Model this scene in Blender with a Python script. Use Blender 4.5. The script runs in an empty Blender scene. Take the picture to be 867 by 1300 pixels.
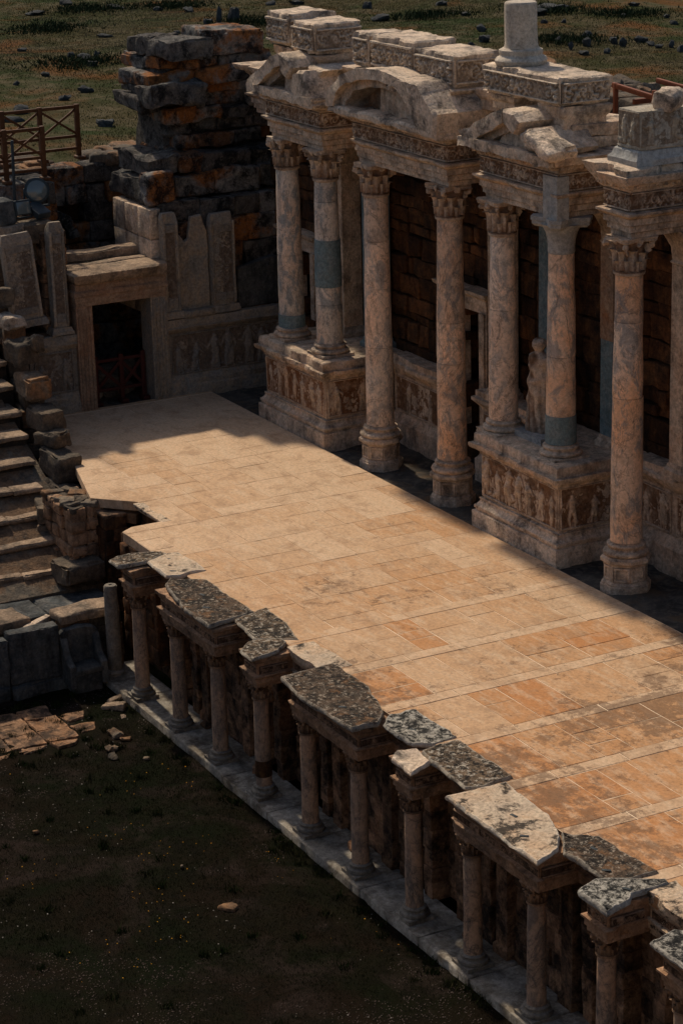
import bpy, bmesh, math, random
import numpy as np
from mathutils import Matrix, Vector, Euler
random.seed(7)
sc = bpy.context.scene
COL = sc.collection
R = math.radians

# ------------------------------------------------------------------ noise
def _h(ix, iy, iz, s):
    with np.errstate(over='ignore'):
        n = (ix.astype(np.uint32)*np.uint32(374761393) + iy.astype(np.uint32)*np.uint32(668265263)
             + iz.astype(np.uint32)*np.uint32(2246822519) + np.uint32((s*3266489917) & 0xffffffff))
        n = (n ^ (n >> np.uint32(13)))*np.uint32(1274126177)
        n = n ^ (n >> np.uint32(16))
    return (n & np.uint32(0xffff)).astype(np.float64)/65535.0
def vnoise(P, s=0):
    P = np.asarray(P, float)
    i = np.floor(P).astype(np.int64); f = P-i; f = f*f*(3-2*f)
    x, y, z = i[:, 0], i[:, 1], i[:, 2]; fx, fy, fz = f[:, 0], f[:, 1], f[:, 2]
    def L(a, b, t): return a+(b-a)*t
    v = L(L(L(_h(x, y, z, s), _h(x+1, y, z, s), fx), L(_h(x, y+1, z, s), _h(x+1, y+1, z, s), fx), fy),
          L(L(_h(x, y, z+1, s), _h(x+1, y, z+1, s), fx), L(_h(x, y+1, z+1, s), _h(x+1, y+1, z+1, s), fx), fy), fz)
    return v*2-1
def fbm(P, freq=1., octv=3, s=0):
    P = np.asarray(P, float)*freq; a = 1.; t = 0; r = np.zeros(len(P))
    for o in range(octv):
        r += a*vnoise(P+13.7*o, s+o*17); t += a; a *= .5; P = P*2.03
    return r/t*1.5

# ------------------------------------------------------------------ mesh builder
class MB:
    def __init__(s): s.V = []; s.F = []; s.T = []; s.n = 0
    def add(s, V, F, tint=0.5):
        V = np.asarray(V, float); o = s.n
        s.V.append(V); s.n += len(V)
        s.T.append(np.full(len(V), tint) if np.isscalar(tint) else np.asarray(tint, float))
        if isinstance(F, np.ndarray): s.F.append(F+o)
        else: s.F.append([[i+o for i in f] for f in F])
        return s
    def xf(s, fn):
        s.V = [fn(v) for v in s.V]; return s
    def build(s, name, mat, parent=None, loc=None, smooth=38, fix=True):
        V = np.concatenate(s.V); T = np.concatenate(s.T)
        if parent is not None: loc = np.array(parent['_o'])
        elif loc is None:
            lo, hi = V.min(0), V.max(0); loc = np.array([(lo[0]+hi[0])/2, (lo[1]+hi[1])/2, lo[2]])
        loc = np.asarray(loc, float)
        V = V-loc
        vi, ls, lt = [], [], []; st = 0
        for F in s.F:
            if isinstance(F, np.ndarray):
                k = F.shape[1]; vi.append(F.ravel()); ls.append(st+np.arange(len(F))*k); lt.append(np.full(len(F), k)); st += F.size
            else:
                for f in F:
                    vi.append(np.array(f)); ls.append(np.array([st])); lt.append(np.array([len(f)])); st += len(f)
        vi = np.concatenate(vi).astype(np.int32); ls = np.concatenate(ls).astype(np.int32)
        me = bpy.data.meshes.new(name)
        me.vertices.add(len(V)); me.vertices.foreach_set('co', V.astype(np.float32).ravel())
        me.loops.add(len(vi)); me.loops.foreach_set('vertex_index', vi)
        me.polygons.add(len(ls)); me.polygons.foreach_set('loop_start', ls)
        me.update(calc_edges=True); me.validate()
        if fix:
            bm = bmesh.new(); bm.from_mesh(me); bmesh.ops.recalc_face_normals(bm, faces=bm.faces); bm.to_mesh(me); bm.free()
        at = me.attributes.new('tint', 'FLOAT', 'POINT'); at.data.foreach_set('value', T.astype(np.float32))
        me.polygons.foreach_set('use_smooth', np.ones(len(me.polygons), bool))
        if smooth < 179: me.set_sharp_from_angle(angle=R(smooth))
        me.materials.append(mat)
        o = bpy.data.objects.new(name, me); COL.objects.link(o)
        if parent is not None:
            o.parent = parent; root = np.array(parent['_o']); o['_o'] = tuple(root)
        else:
            o.location = loc; o['_o'] = tuple(loc)
        return o

def tag(o, label, cat, group=None):
    o['label'] = label; o['category'] = cat
    if group: o['group'] = group
    return o
def thing(name, label, cat, loc=(0, 0, 0), group=None):
    o = bpy.data.objects.new(name, None); COL.objects.link(o)
    o.location = loc; o['_o'] = tuple(float(v) for v in loc); o.empty_display_size = .2
    return tag(o, label, cat, group)
def struct(o, kind='structure'):
    o['kind'] = kind; return o
def kids(o): return [c for c in bpy.data.objects if c.parent == o]
def dup(root, loc, label, ch=None):
    r = root.copy(); COL.objects.link(r); r.location = loc; r['label'] = label
    for c in (ch if ch is not None else kids(root)):
        k = c.copy(); COL.objects.link(k); k.parent = r
    return r

# ------------------------------------------------------------------ shapes
def block(mb, c, s, r=(0, 0, 0), bev=.03, rough=.015, n=.16, seed=0, tint=None, chip=0., maxn=10):
    c = np.array(c, float); s = np.array(s, float); bev = min(bev, s.min()*.45)
    ax = []
    for a in range(3):
        m = int(min(maxn, max(1, round((s[a]-2*bev)/n))))
        h = s[a]/2
        ax.append(np.concatenate([[-h], np.linspace(-h+bev, h-bev, m+1), [h]]))
    N = [len(a) for a in ax]
    quads = []; keyf = lambda i, j, k: (i*N[1]+j)*N[2]+k
    for a in range(3):
        b, d = (a+1) % 3, (a+2) % 3
        B, D = np.meshgrid(np.arange(N[b]-1), np.arange(N[d]-1), indexing='ij'); B = B.ravel(); D = D.ravel()
        for side in (0, N[a]-1):
            qs = []
            for db, dd in ((0, 0), (1, 0), (1, 1), (0, 1)):
                ijk = [None]*3; ijk[a] = np.full(len(B), side); ijk[b] = B+db; ijk[d] = D+dd
                qs.append(keyf(*ijk))
            q = np.stack(qs, 1)
            if side == 0: q = q[:, ::-1]
            quads.append(q)
    Q = np.concatenate(quads); u, inv = np.unique(Q, return_inverse=True); Q = inv.reshape(Q.shape)
    i = u//(N[1]*N[2]); j = (u//N[2]) % N[1]; k = u % N[2]
    P = np.stack([ax[0][i], ax[1][j], ax[2][k]], 1)
    h = s/2-bev; q = np.clip(P, -h, h); d = P-q; l = np.linalg.norm(d, axis=1, keepdims=True); l[l == 0] = 1
    d = d/l; P = q+d*bev
    W = P+c
    if rough > 0:
        P = P+d*(fbm(W, 2.2/max(.15, s.mean()), 4, seed)*rough*1.2)[:, None]
        low = np.stack([fbm(W, .9/max(.2, s.mean()), 2, seed+91+t) for t in range(3)], 1)
        P = P+low*rough*1.3
    if chip > 0:
        edge = (np.abs(d) > .25).sum(1) >= 2
        a = np.clip(fbm(W, 3.0, 3, seed+5)-.05, 0, 1)*chip*edge
        P = P-d*a[:, None]*1.6
    M = np.array(Euler(r).to_matrix()); P = P@M.T+c
    if tint is None: tint = random.random()
    mb.add(P, Q, tint)
    return mb

def _subdiv(poly, seg):
    poly = [np.array(p, float) for p in poly]; n = len(poly)
    a = sum(poly[i][0]*poly[(i+1) % n][1]-poly[(i+1) % n][0]*poly[i][1] for i in range(n))
    if a < 0: poly = poly[::-1]
    E = [poly[(i+1) % n]-poly[i] for i in range(n)]
    Nn = [np.array([e[1], -e[0]])/np.hypot(*e) for e in E]
    pts, dr = [], []
    for i in range(n):
        n0, n1 = Nn[i-1], Nn[i]; m = (n0+n1)/max(.35, 1+n0@n1)
        pts.append(poly[i]); dr.append(m)
        k = int(max(1, round(np.hypot(*E[i])/seg)))
        for t in range(1, k): pts.append(poly[i]+E[i]*t/k); dr.append(Nn[i])
    return np.array(pts), np.array(dr)

def molded(mb, poly, prof, seg=.1, wear=.008, chip=.0, seed=0, tint=.5, top=True, bot=True, fr=3., xf=None, zw=None):
    P, D = _subdiv(poly, seg); n = len(P); prof = np.array(prof, float)
    dm, dM = prof[:, 0].min(), prof[:, 0].max()
    rings = []
    for d, z in prof:
        w = (d-dm)/max(1e-6, dM-dm)
        X = np.c_[P, np.full(n, z)]
        dd = d+wear*fbm(X, fr, 3, seed)
        if chip > 0: dd = dd-chip*w*np.clip(fbm(X*np.array([1, 1, .45]), 2.3, 4, seed+3)-.08, 0, .8)*2
        Y = X.copy(); Y[:, :2] += D*dd[:, None]; Y[:, 2] += (wear*.7 if zw is None else zw)*fbm(X, fr, 2, seed+8)
        rings.append(Y)
    V = np.concatenate(rings); m = len(rings)
    i = np.arange(n); j = (i+1) % n
    F = np.concatenate([np.stack([r*n+i, r*n+j, (r+1)*n+j, (r+1)*n+i], 1) for r in range(m-1)])
    if xf: V = xf(V)
    mb.add(V, F, tint)
    o = mb.n-len(V); caps = []
    if top: caps.append([o+(m-1)*n+t for t in range(n)])
    if bot: caps.append([o+t for t in range(n-1, -1, -1)])
    if caps: mb.F.append(caps)
    return mb

def rect(x0, x1, y0, y1): return [(x0, y0), (x1, y0), (x1, y1), (x0, y1)]
def prism(mb, poly, y0, y1, bev=.03, seg=.1, wear=.012, seed=0, tint=.5, chip=0., plane='xz'):
    """outline in x,z extruded along y (or in y,z extruded along x)"""
    prof = [(-bev, y0), (0, y0+bev), (0, (y0+y1)/2), (0, y1-bev), (-bev, y1)]
    f = (lambda V: V[:, [0, 2, 1]]) if plane == 'xz' else (lambda V: V[:, [2, 0, 1]])
    return molded(mb, poly, prof, seg, wear, chip, seed, tint, xf=f)
def slab(mb, poly, z0, z1, bev=.02, seg=.06, wear=.02, seed=0, tint=.5, chip=0, hump=.014):
    """flat block with fractured sides, worn rim and an uneven top (rings drawn in towards the middle)"""
    P, D = _subdiv(poly, seg); n = len(P); c = P.mean(0)
    W = np.c_[P, np.zeros(n)]
    e = wear*.7*fbm(W, 5, 4, seed)+wear*.4*fbm(W, 17, 2, seed+1)-chip*np.clip(fbm(W, 3, 3, seed+2)-.1, 0, 1)*1.6
    P = P+D*e[:, None]
    th = z1-z0; zr = z1+.016*fbm(W, 2, 3, seed+3)-.35*th*np.clip(fbm(W, 4, 3, seed+4)-.12, 0, .8)
    rings = []; T = []
    for off, z in ((-.05, np.full(n, z0)), (.004, z0+.25*th+0*zr), (.012, z0+.6*(zr-z0)), (0, zr-bev*.6)):
        X = np.c_[P+D*(off+.3*wear*fbm(np.c_[P, z], 9, 2, seed+6))[:, None], z]; rings.append(X); T.append(np.full(n, .9))
    for k, (sf, tt) in enumerate(((bev*.5, .9), (bev*1.4, .66), (bev*3.2, tint))):
        Q = P-D*sf; X = np.c_[Q, zr+0*zr]; X[:, 2] += (.002+hump*.4*fbm(X*np.array([1, 1, 0]), 3, 3, seed+7)); rings.append(X); T.append(np.full(n, tt))
    Q0 = P-D*bev*3.2
    for f in (.82, .64, .46, .28, .1):
        Q = c+(Q0-c)*f; X = np.c_[Q, np.full(n, z1)]; X[:, 2] = z1+(zr-z1)*f*.5+hump*fbm(np.c_[Q, 0*zr], 3, 4, seed+7)-.25*hump; rings.append(X); T.append(np.full(n, tint))
    V = np.concatenate(rings); m = len(rings); i = np.arange(n); j = (i+1) % n
    F = np.concatenate([np.stack([r*n+i, r*n+j, (r+1)*n+j, (r+1)*n+i], 1) for r in range(m-1)])
    mb.add(V, F, np.concatenate(T)); o = mb.n-len(V); mb.F.append([[o+(m-1)*n+t for t in range(n)], [o+t for t in range(n-1, -1, -1)]])
    return mb

def lathe(mb, prof, c=(0, 0, 0), n=28, wear=.006, seed=0, tint=.5, flat=None, chip=0., fr=4., sub=1):
    prof = np.array(prof, float); th = np.arange(n)*2*math.pi/n
    if flat:
        a = 2*math.pi/flat; k = (th % a)-a/2
        th = th+math.pi/8
        rr = math.cos(a/2)/np.cos(k)
    else: rr = np.ones(n)
    rings = []
    for r, z in prof:
        X = np.stack([r*rr*np.cos(th), r*rr*np.sin(th), np.full(n, z)], 1)+np.array(c)
        if r > 1e-4:
            d = wear*fbm(X, fr, 3, seed)
            if chip: d = d-chip*np.clip(fbm(X, 2.5, 3, seed+4)-.15, 0, 1)
            X[:, :2] += (d[:, None]*np.stack([np.cos(th), np.sin(th)], 1))
        rings.append(X)
    V = np.concatenate(rings); m = len(rings); i = np.arange(n); j = (i+1) % n
    F = np.concatenate([np.stack([r*n+i, r*n+j, (r+1)*n+j, (r+1)*n+i], 1) for r in range(m-1)])
    mb.add(V, F, tint); o = mb.n-len(V)
    mb.F.append([[o+(m-1)*n+t for t in range(n)], [o+t for t in range(n-1, -1, -1)]])
    return mb

def grid(mb, O, U, Vv, N, H, tint=.5):
    """height field H[nv,nu] over O + u U + v V, raised along N"""
    nv, nu = H.shape; u = np.linspace(0, 1, nu); v = np.linspace(0, 1, nv)
    O, U, Vv, N = [np.array(a, float) for a in (O, U, Vv, N)]
    P = O+u[None, :, None]*U+v[:, None, None]*Vv+H[:, :, None]*N
    i, j = np.meshgrid(np.arange(nv-1), np.arange(nu-1), indexing='ij'); a = (i*nu+j).ravel()
    F = np.stack([a, a+1, a+nu+1, a+nu], 1)
    mb.add(P.reshape(-1, 3), F, tint); return mb

def beam(mb, a, b, w=.08, h=None, tint=.5, seed=0, rough=.002, bev=.006):
    a = np.array(a, float); b = np.array(b, float); d = b-a; L = np.linalg.norm(d); h = h or w
    q = Vector(d/L).to_track_quat('X', 'Z').to_euler()
    return block(mb, (a+b)/2, (L, w, h), r=q, bev=bev, rough=rough, n=.3, seed=seed, tint=tint)
def tube(mb, a, b, r, n=10, tint=.5):
    a = np.array(a, float); b = np.array(b, float); d = b-a; L = np.linalg.norm(d)
    M = np.array(Vector(d/L).to_track_quat('Z', 'Y').to_matrix())
    m2 = MB(); lathe(m2, [(r*.9, 0), (r, .01), (r, L-.01), (r*.9, L)], n=n, wear=0)
    for V, F, T in zip(m2.V, [m2.F[0]], m2.T): mb.add(V@M.T+a, F, tint)
    o = mb.n-len(m2.V[0]); mb.F.append([[i+o for i in f] for f in m2.F[1]])
    return mb

# relief heights -----------------------------------------------------
def capsule(H, U, V, a, b, r0, r1, k=1.):
    a = np.array(a); b = np.array(b); d = b-a; L2 = d@d+1e-9
    t = np.clip(((U-a[0])*d[0]+(V-a[1])*d[1])/L2, 0, 1)
    q = (U-a[0]-t*d[0])**2+(V-a[1]-t*d[1])**2; r = r0+(r1-r0)*t
    return np.maximum(H, np.sqrt(np.clip(r*r-q, 0, None))*k)
def figure(H, U, V, x, y, h, rs, k=.8):
    lean = rs.uniform(-.06, .06)*h; sx = rs.choice([-1, 1])
    hip = (x, y+.5*h); sh = (x+lean, y+.8*h)
    H = capsule(H, U, V, (x+lean*1.2, y+.91*h), (x+lean*1.2, y+.95*h), .062*h, .06*h, k)
    H = capsule(H, U, V, hip, sh, .1*h, .12*h, k)
    for s in (-1, 1):
        kn = (x+s*.07*h+rs.uniform(-.05, .05)*h, y+.27*h); ft = (x+s*.09*h+rs.uniform(-.05, .05)*h, y+.02*h)
        H = capsule(H, U, V, (hip[0]+s*.05*h, hip[1]), kn, .085*h, .06*h, k)
        H = capsule(H, U, V, kn, ft, .06*h, .035*h, k)
        el = (sh[0]+s*.2*h+rs.uniform(-.04, .04)*h, y+rs.uniform(.58, .72)*h)
        ha = (el[0]+rs.uniform(-.12, .14)*h*s, el[1]+rs.uniform(-.16, .2)*h)
        H = capsule(H, U, V, (sh[0]+s*.1*h, sh[1]), el, .05*h, .04*h, k*.9)
        H = capsule(H, U, V, el, ha, .04*h, .03*h, k*.9)
    if rs.random() < .6:   # long drapery
        for t in range(5):
            fx = x+(t-2)*.055*h
            H = capsule(H, U, V, (hip[0]+(t-2)*.035*h, hip[1]), (fx+rs.uniform(-.03, .03)*h, y+.05*h), .03*h, .045*h, k)
    return H
def relief(mb, O, Uv, w, h, N, nfig, seed, depth=.8, frame=.03, res=.014, tint=.5, worn=.009):
    nu = max(8, int(w/res)); nv = max(8, int(h/res))
    U, V = np.meshgrid(np.linspace(0, w, nu), np.linspace(0, h, nv))
    rs = random.Random(seed); H = np.zeros_like(U)
    for i in range(nfig):
        fh = h*rs.uniform(.66, .95); x = w*(i+.5)/nfig+rs.uniform(-.15, .15)*w/nfig
        H = figure(H, U, V, x, h*.04, fh, rs, depth)
    for i in range(nfig):   # small objects, altars, animals between
        x = w*(i+rs.random())/nfig; y = h*rs.uniform(.05, .3)
        H = capsule(H, U, V, (x, y), (x+rs.uniform(-.12, .12), y+rs.uniform(0, .1)), .05, .04, depth*.7)
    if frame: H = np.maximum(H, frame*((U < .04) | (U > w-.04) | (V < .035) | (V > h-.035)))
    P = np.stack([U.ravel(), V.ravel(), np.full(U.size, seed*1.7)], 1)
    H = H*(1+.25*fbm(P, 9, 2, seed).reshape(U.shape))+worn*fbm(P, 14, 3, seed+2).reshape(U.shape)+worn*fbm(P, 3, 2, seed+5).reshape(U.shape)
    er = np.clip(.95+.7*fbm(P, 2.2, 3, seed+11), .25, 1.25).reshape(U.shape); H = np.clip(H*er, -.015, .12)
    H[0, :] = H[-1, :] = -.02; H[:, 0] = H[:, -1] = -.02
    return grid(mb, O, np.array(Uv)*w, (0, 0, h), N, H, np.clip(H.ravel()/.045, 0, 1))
def scroll(mb, O, Uv, w, h, N, seed, amp=.03, pitch=.2, res=.012, tint=.5):
    nu = max(8, int(w/res)); nv = max(6, int(h/res))
    U, V = np.meshgrid(np.linspace(0, w, nu), np.linspace(0, h, nv))
    c = (np.floor(U/pitch)+.5)*pitch; sg = np.where((np.floor(U/pitch).astype(int) % 2) == 0, 1, -1)
    dx, dy = U-c, V-h*.5; r = np.hypot(dx, dy); th = np.arctan2(dy, dx*sg)
    H = (.5+.5*np.sin(2*th+r*95/max(.1, pitch/.2)))*np.clip(1.25-r/(pitch*.62), 0, 1)
    P = np.stack([U.ravel(), V.ravel(), np.full(U.size, seed*1.3)], 1)
    n = fbm(P, 18, 3, seed).reshape(U.shape)
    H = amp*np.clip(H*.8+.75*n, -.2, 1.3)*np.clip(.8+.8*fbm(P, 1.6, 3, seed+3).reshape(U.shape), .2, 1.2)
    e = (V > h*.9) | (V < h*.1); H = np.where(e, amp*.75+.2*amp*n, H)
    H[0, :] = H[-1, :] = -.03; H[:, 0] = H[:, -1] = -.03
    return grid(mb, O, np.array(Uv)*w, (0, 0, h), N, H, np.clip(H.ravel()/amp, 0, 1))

def band(mb, A, B, y0, y1, wear=.015, seed=0, tint=.5, chip=0., nsub=3):
    '''solid strip between two polylines (x,z) of equal length, y0..y1'''
    A = np.array(A, float); B = np.array(B, float); n = len(A)
    cols = [np.c_[A+(B-A)*t, np.full(n, y0)] for t in np.linspace(0, 1, nsub+1)]+[np.c_[B+(A-B)*t, np.full(n, y1)] for t in np.linspace(0, 1, nsub+1)]
    m = len(cols); V = np.stack(cols, 1).reshape(-1, 3)[:, [0, 2, 1]]
    V = V+wear*np.stack([fbm(V, 4, 3, seed+q) for q in range(3)], 1)-chip*np.clip(fbm(V, 2.5, 3, seed+7)-.1, 0, 1)[:, None]*np.array([.3, -.6, .5])
    i, j = np.meshgrid(np.arange(n-1), np.arange(m), indexing='ij'); i = i.ravel(); j = j.ravel(); k = (j+1) % m
    mb.add(V, np.stack([i*m+j, i*m+k, (i+1)*m+k, (i+1)*m+j], 1), tint); o = mb.n-len(V)
    mb.F.append([[o+q for q in range(m)], [o+(n-1)*m+q for q in range(m-1, -1, -1)]]); return mb

def corinthian(mb, c, r0, h, half, seed=0, tint=.5, res=1):
    c = np.array(c, float); rs = random.Random(seed)
    bell = lambda t: r0*(1.0+.08*t+.42*max(0, t-.45)**1.6)
    lathe(mb, [(r0*1.1, 0), (r0*1.16, .03*h), (r0*1.06, .06*h)]+[(bell(t), h*t) for t in np.linspace(.07, .86, 7)], c, n=20, wear=.01*half*2, seed=seed, tint=.15)
    nv, nu = 9, 5
    for ring, (z0, hl, ph) in enumerate(((.05, .42, 0), (.08, .72, math.pi/8))):
        for k in range(8):
            if rs.random() < .07: continue
            a = ph+k*math.pi/4; hl2 = hl*rs.uniform(.88, 1.06)
            v = np.linspace(0, 1, nv)[:, None]; u = np.linspace(-1, 1, nu)[None, :]
            wid = (math.pi/8*1.02)*(1-.25*v)*(1+.12*np.sin(v*19))*np.where(v > .9, .6, 1)
            zz = (z0+hl2*(v-np.clip(v-.72, 0, 1)**1.3*1.2))*h
            rb = np.vectorize(bell)(np.clip(zz/h, 0, .86))
            rad = rb+half*(.07+.05*ring)+half*.75*np.clip(v-.55, 0, 1)**1.7*(1.2)-half*.13*np.abs(u)**1.5+half*.04*np.cos(u*9)
            th = a+u*wid
            P = np.stack([rad*np.cos(th), rad*np.sin(th), zz+0*u], -1).reshape(-1, 3)+c
            P += .02*half*np.stack([fbm(P, 9/half*.3, 2, seed+k+t) for t in range(3)], 1)
            i, j = np.meshgrid(np.arange(nv-1), np.arange(nu-1), indexing='ij'); q = (i*nu+j).ravel()
            mb.add(P, np.stack([q, q+1, q+nu+1, q+nu], 1), np.clip((.25+.8*v-.3*np.abs(u)).ravel()+rs.uniform(-.1, .1), 0, 1))
    for k in range(4):   # corner volutes and abacus flowers
        a = math.pi/4+k*math.pi/2; d = np.array([math.cos(a), math.sin(a), 0])
        p = c+d*half*1.12+np.array([0, 0, .77*h])
        block(mb, p, (half*.36, half*.24, h*.2), r=(0, 0, a), bev=half*.12, rough=.08*half, n=half*.09, seed=seed+k, tint=.75)
        block(mb, c+d*half*.86+np.array([0, 0, .66*h]), (half*.34, half*.12, h*.24), r=(0, -.6, a), bev=half*.06, rough=.05*half, n=half*.1, seed=seed+k, tint=.5)
        a2 = k*math.pi/2; d2 = np.array([math.cos(a2), math.sin(a2), 0])
        block(mb, c+d2*half*.86+np.array([0, 0, .86*h]), (half*.22, half*.3, h*.2), r=(0, 0, a2), bev=half*.11, rough=.09*half, n=half*.09, seed=seed+k, tint=.6)
    poly = []
    for k in range(4):
        a = math.pi/4+k*math.pi/2; d = np.array([math.cos(a), math.sin(a)]); t = np.array([-d[1], d[0]])
        cr = d*half*1.36
        poly += [tuple(c[:2]+cr-t*half*.14), tuple(c[:2]+cr+t*half*.14)]
        a2 = a+math.pi/4; poly.append(tuple(c[:2]+np.array([math.cos(a2), math.sin(a2)])*half*.86))
    z = c[2]
    molded(mb, poly, [(-.06*half, z+.85*h), (0, z+.88*h), (0, z+.93*h), (.04*half, z+.95*h), (.04*half, z+h-.006), (0, z+h-.002)], seg=half*.3, wear=.05*half, chip=.3*half, seed=seed+9, tint=.7)
    return mb

def courses(mb, O, Uv, N, L, z0, z1, rows, seed, depth=.4, wmin=.4, wmax=1.1, jit=.025, bev=.018, rough=.012, skip=None, n=.25, hvar=.25, gap=.008, tints=(0, 1)):
    """masonry of separate joined blocks; outer face on the plane through O"""
    rs = random.Random(seed); O = np.array(O, float); Uv = np.array(Uv, float); N = np.array(N, float)
    hs = np.array([1+rs.uniform(-hvar, hvar) for _ in range(rows)]); hs = hs/hs.sum()*(z1-z0)
    z = z0; yaw = math.atan2(Uv[1], Uv[0])
    for r in range(rows):
        h = hs[r]; u = -rs.uniform(0, wmin*.6)
        while u < L:
            w = rs.uniform(wmin, wmax); a, b = max(0, u), min(L, u+w)
            if L-b < wmin*.4: b = L; w = L-u+1
            if b-a > .08 and not (skip and skip((a+b)/2, z+h/2, a, b)):
                j = rs.uniform(-jit, jit); p = O+Uv*(a+b)/2+N*(j-depth/2); p[2] = z+h/2
                block(mb, p, (b-a-gap, depth, h-gap), r=(0, 0, yaw), bev=bev, rough=rough, n=n, seed=rs.randrange(999), tint=rs.uniform(*tints), maxn=5)
            u += w
        z += h
    return mb
# ------------------------------------------------------------------ materials
class NT:
    def __init__(s, name):
        s.m = bpy.data.materials.new(name); s.m.use_nodes = True; s.t = s.m.node_tree; s.t.nodes.clear()
        s.out = s.t.nodes.new('ShaderNodeOutputMaterial'); s.b = s.t.nodes.new('ShaderNodeBsdfPrincipled')
        s.t.links.new(s.b.outputs[0], s.out.inputs[0])
        tc = s.t.nodes.new('ShaderNodeTexCoord'); oi = s.t.nodes.new('ShaderNodeObjectInfo')
        ad = s.n('ShaderNodeVectorMath', operation='ADD'); mu = s.n('ShaderNodeMath', operation='MULTIPLY'); mu.inputs[1].default_value = 37.
        s.l(oi.outputs['Random'], mu.inputs[0]); s.l(tc.outputs['Object'], ad.inputs[0]); s.l(mu.outputs[0], ad.inputs[1])
        s.co = ad.outputs[0]; s.oc = tc.outputs['Object']; s.rnd = oi.outputs['Random']
    def n(s, t, **k):
        x = s.t.nodes.new(t)
        for a, v in k.items(): setattr(x, a, v)
        return x
    def l(s, a, b): s.t.links.new(a, b)
    def noise(s, scale, det=5, rough=.6, dist=0., co=None):
        x = s.n('ShaderNodeTexNoise'); x.inputs['Scale'].default_value = scale; x.inputs['Detail'].default_value = det
        x.inputs['Roughness'].default_value = rough; x.inputs['Distortion'].default_value = dist
        s.l(co or s.co, x.inputs['Vector']); return x.outputs['Fac']
    def ramp(s, f, stops):
        x = s.n('ShaderNodeValToRGB'); e = x.color_ramp.elements
        while len(e) < len(stops): e.new(.5)
        for q, (p, c) in zip(e, stops):
            q.position = p; q.color = (c, c, c, 1) if np.isscalar(c) else (*c, 1)
        s.l(f, x.inputs[0]); return x.outputs[0]
    def mix(s, f, a, b, mode='MIX'):
        x = s.n('ShaderNodeMix', data_type='RGBA', blend_type=mode)
        for v, i in ((f, 0), (a, 6), (b, 7)):
            if hasattr(v, 'is_linked'): s.l(v, x.inputs[i])
            elif i == 0: x.inputs[0].default_value = v
            else: x.inputs[i].default_value = (*v, 1) if len(v) == 3 else v
        return x.outputs[2]
    def math(s, op, a, b=0.):
        x = s.n('ShaderNodeMath', operation=op)
        for v, i in ((a, 0), (b, 1)):
            if hasattr(v, 'is_linked'): s.l(v, x.inputs[i])
            else: x.inputs[i].default_value = v
        return x.outputs[0]
    def attr(s, name='tint'):
        x = s.n('ShaderNodeAttribute'); x.attribute_name = name; return x.outputs['Fac']
    def stretch(s, v):
        x = s.n('ShaderNodeMapping'); x.inputs['Scale'].default_value = v; s.l(s.co, x.inputs['Vector']); return x.outputs[0]
    def bump(s, f, strength, dist, prev=None):
        x = s.n('ShaderNodeBump'); x.inputs['Strength'].default_value = strength; x.inputs['Distance'].default_value = dist
        s.l(f, x.inputs['Height'])
        if prev is not None: s.l(prev, x.inputs['Normal'])
        return x.outputs[0]
    def done(s, col, rough=.9, nrm=None, spec=.15):
        if hasattr(col, 'is_linked'): s.l(col, s.b.inputs['Base Color'])
        else: s.b.inputs['Base Color'].default_value = (*col, 1)
        if hasattr(rough, 'is_linked'): s.l(rough, s.b.inputs['Roughness'])
        else: s.b.inputs['Roughness'].default_value = rough
        s.b.inputs['Specular IOR Level'].default_value = spec
        if nrm is not None: s.l(nrm, s.b.inputs['Normal'])
        return s.m

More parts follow.
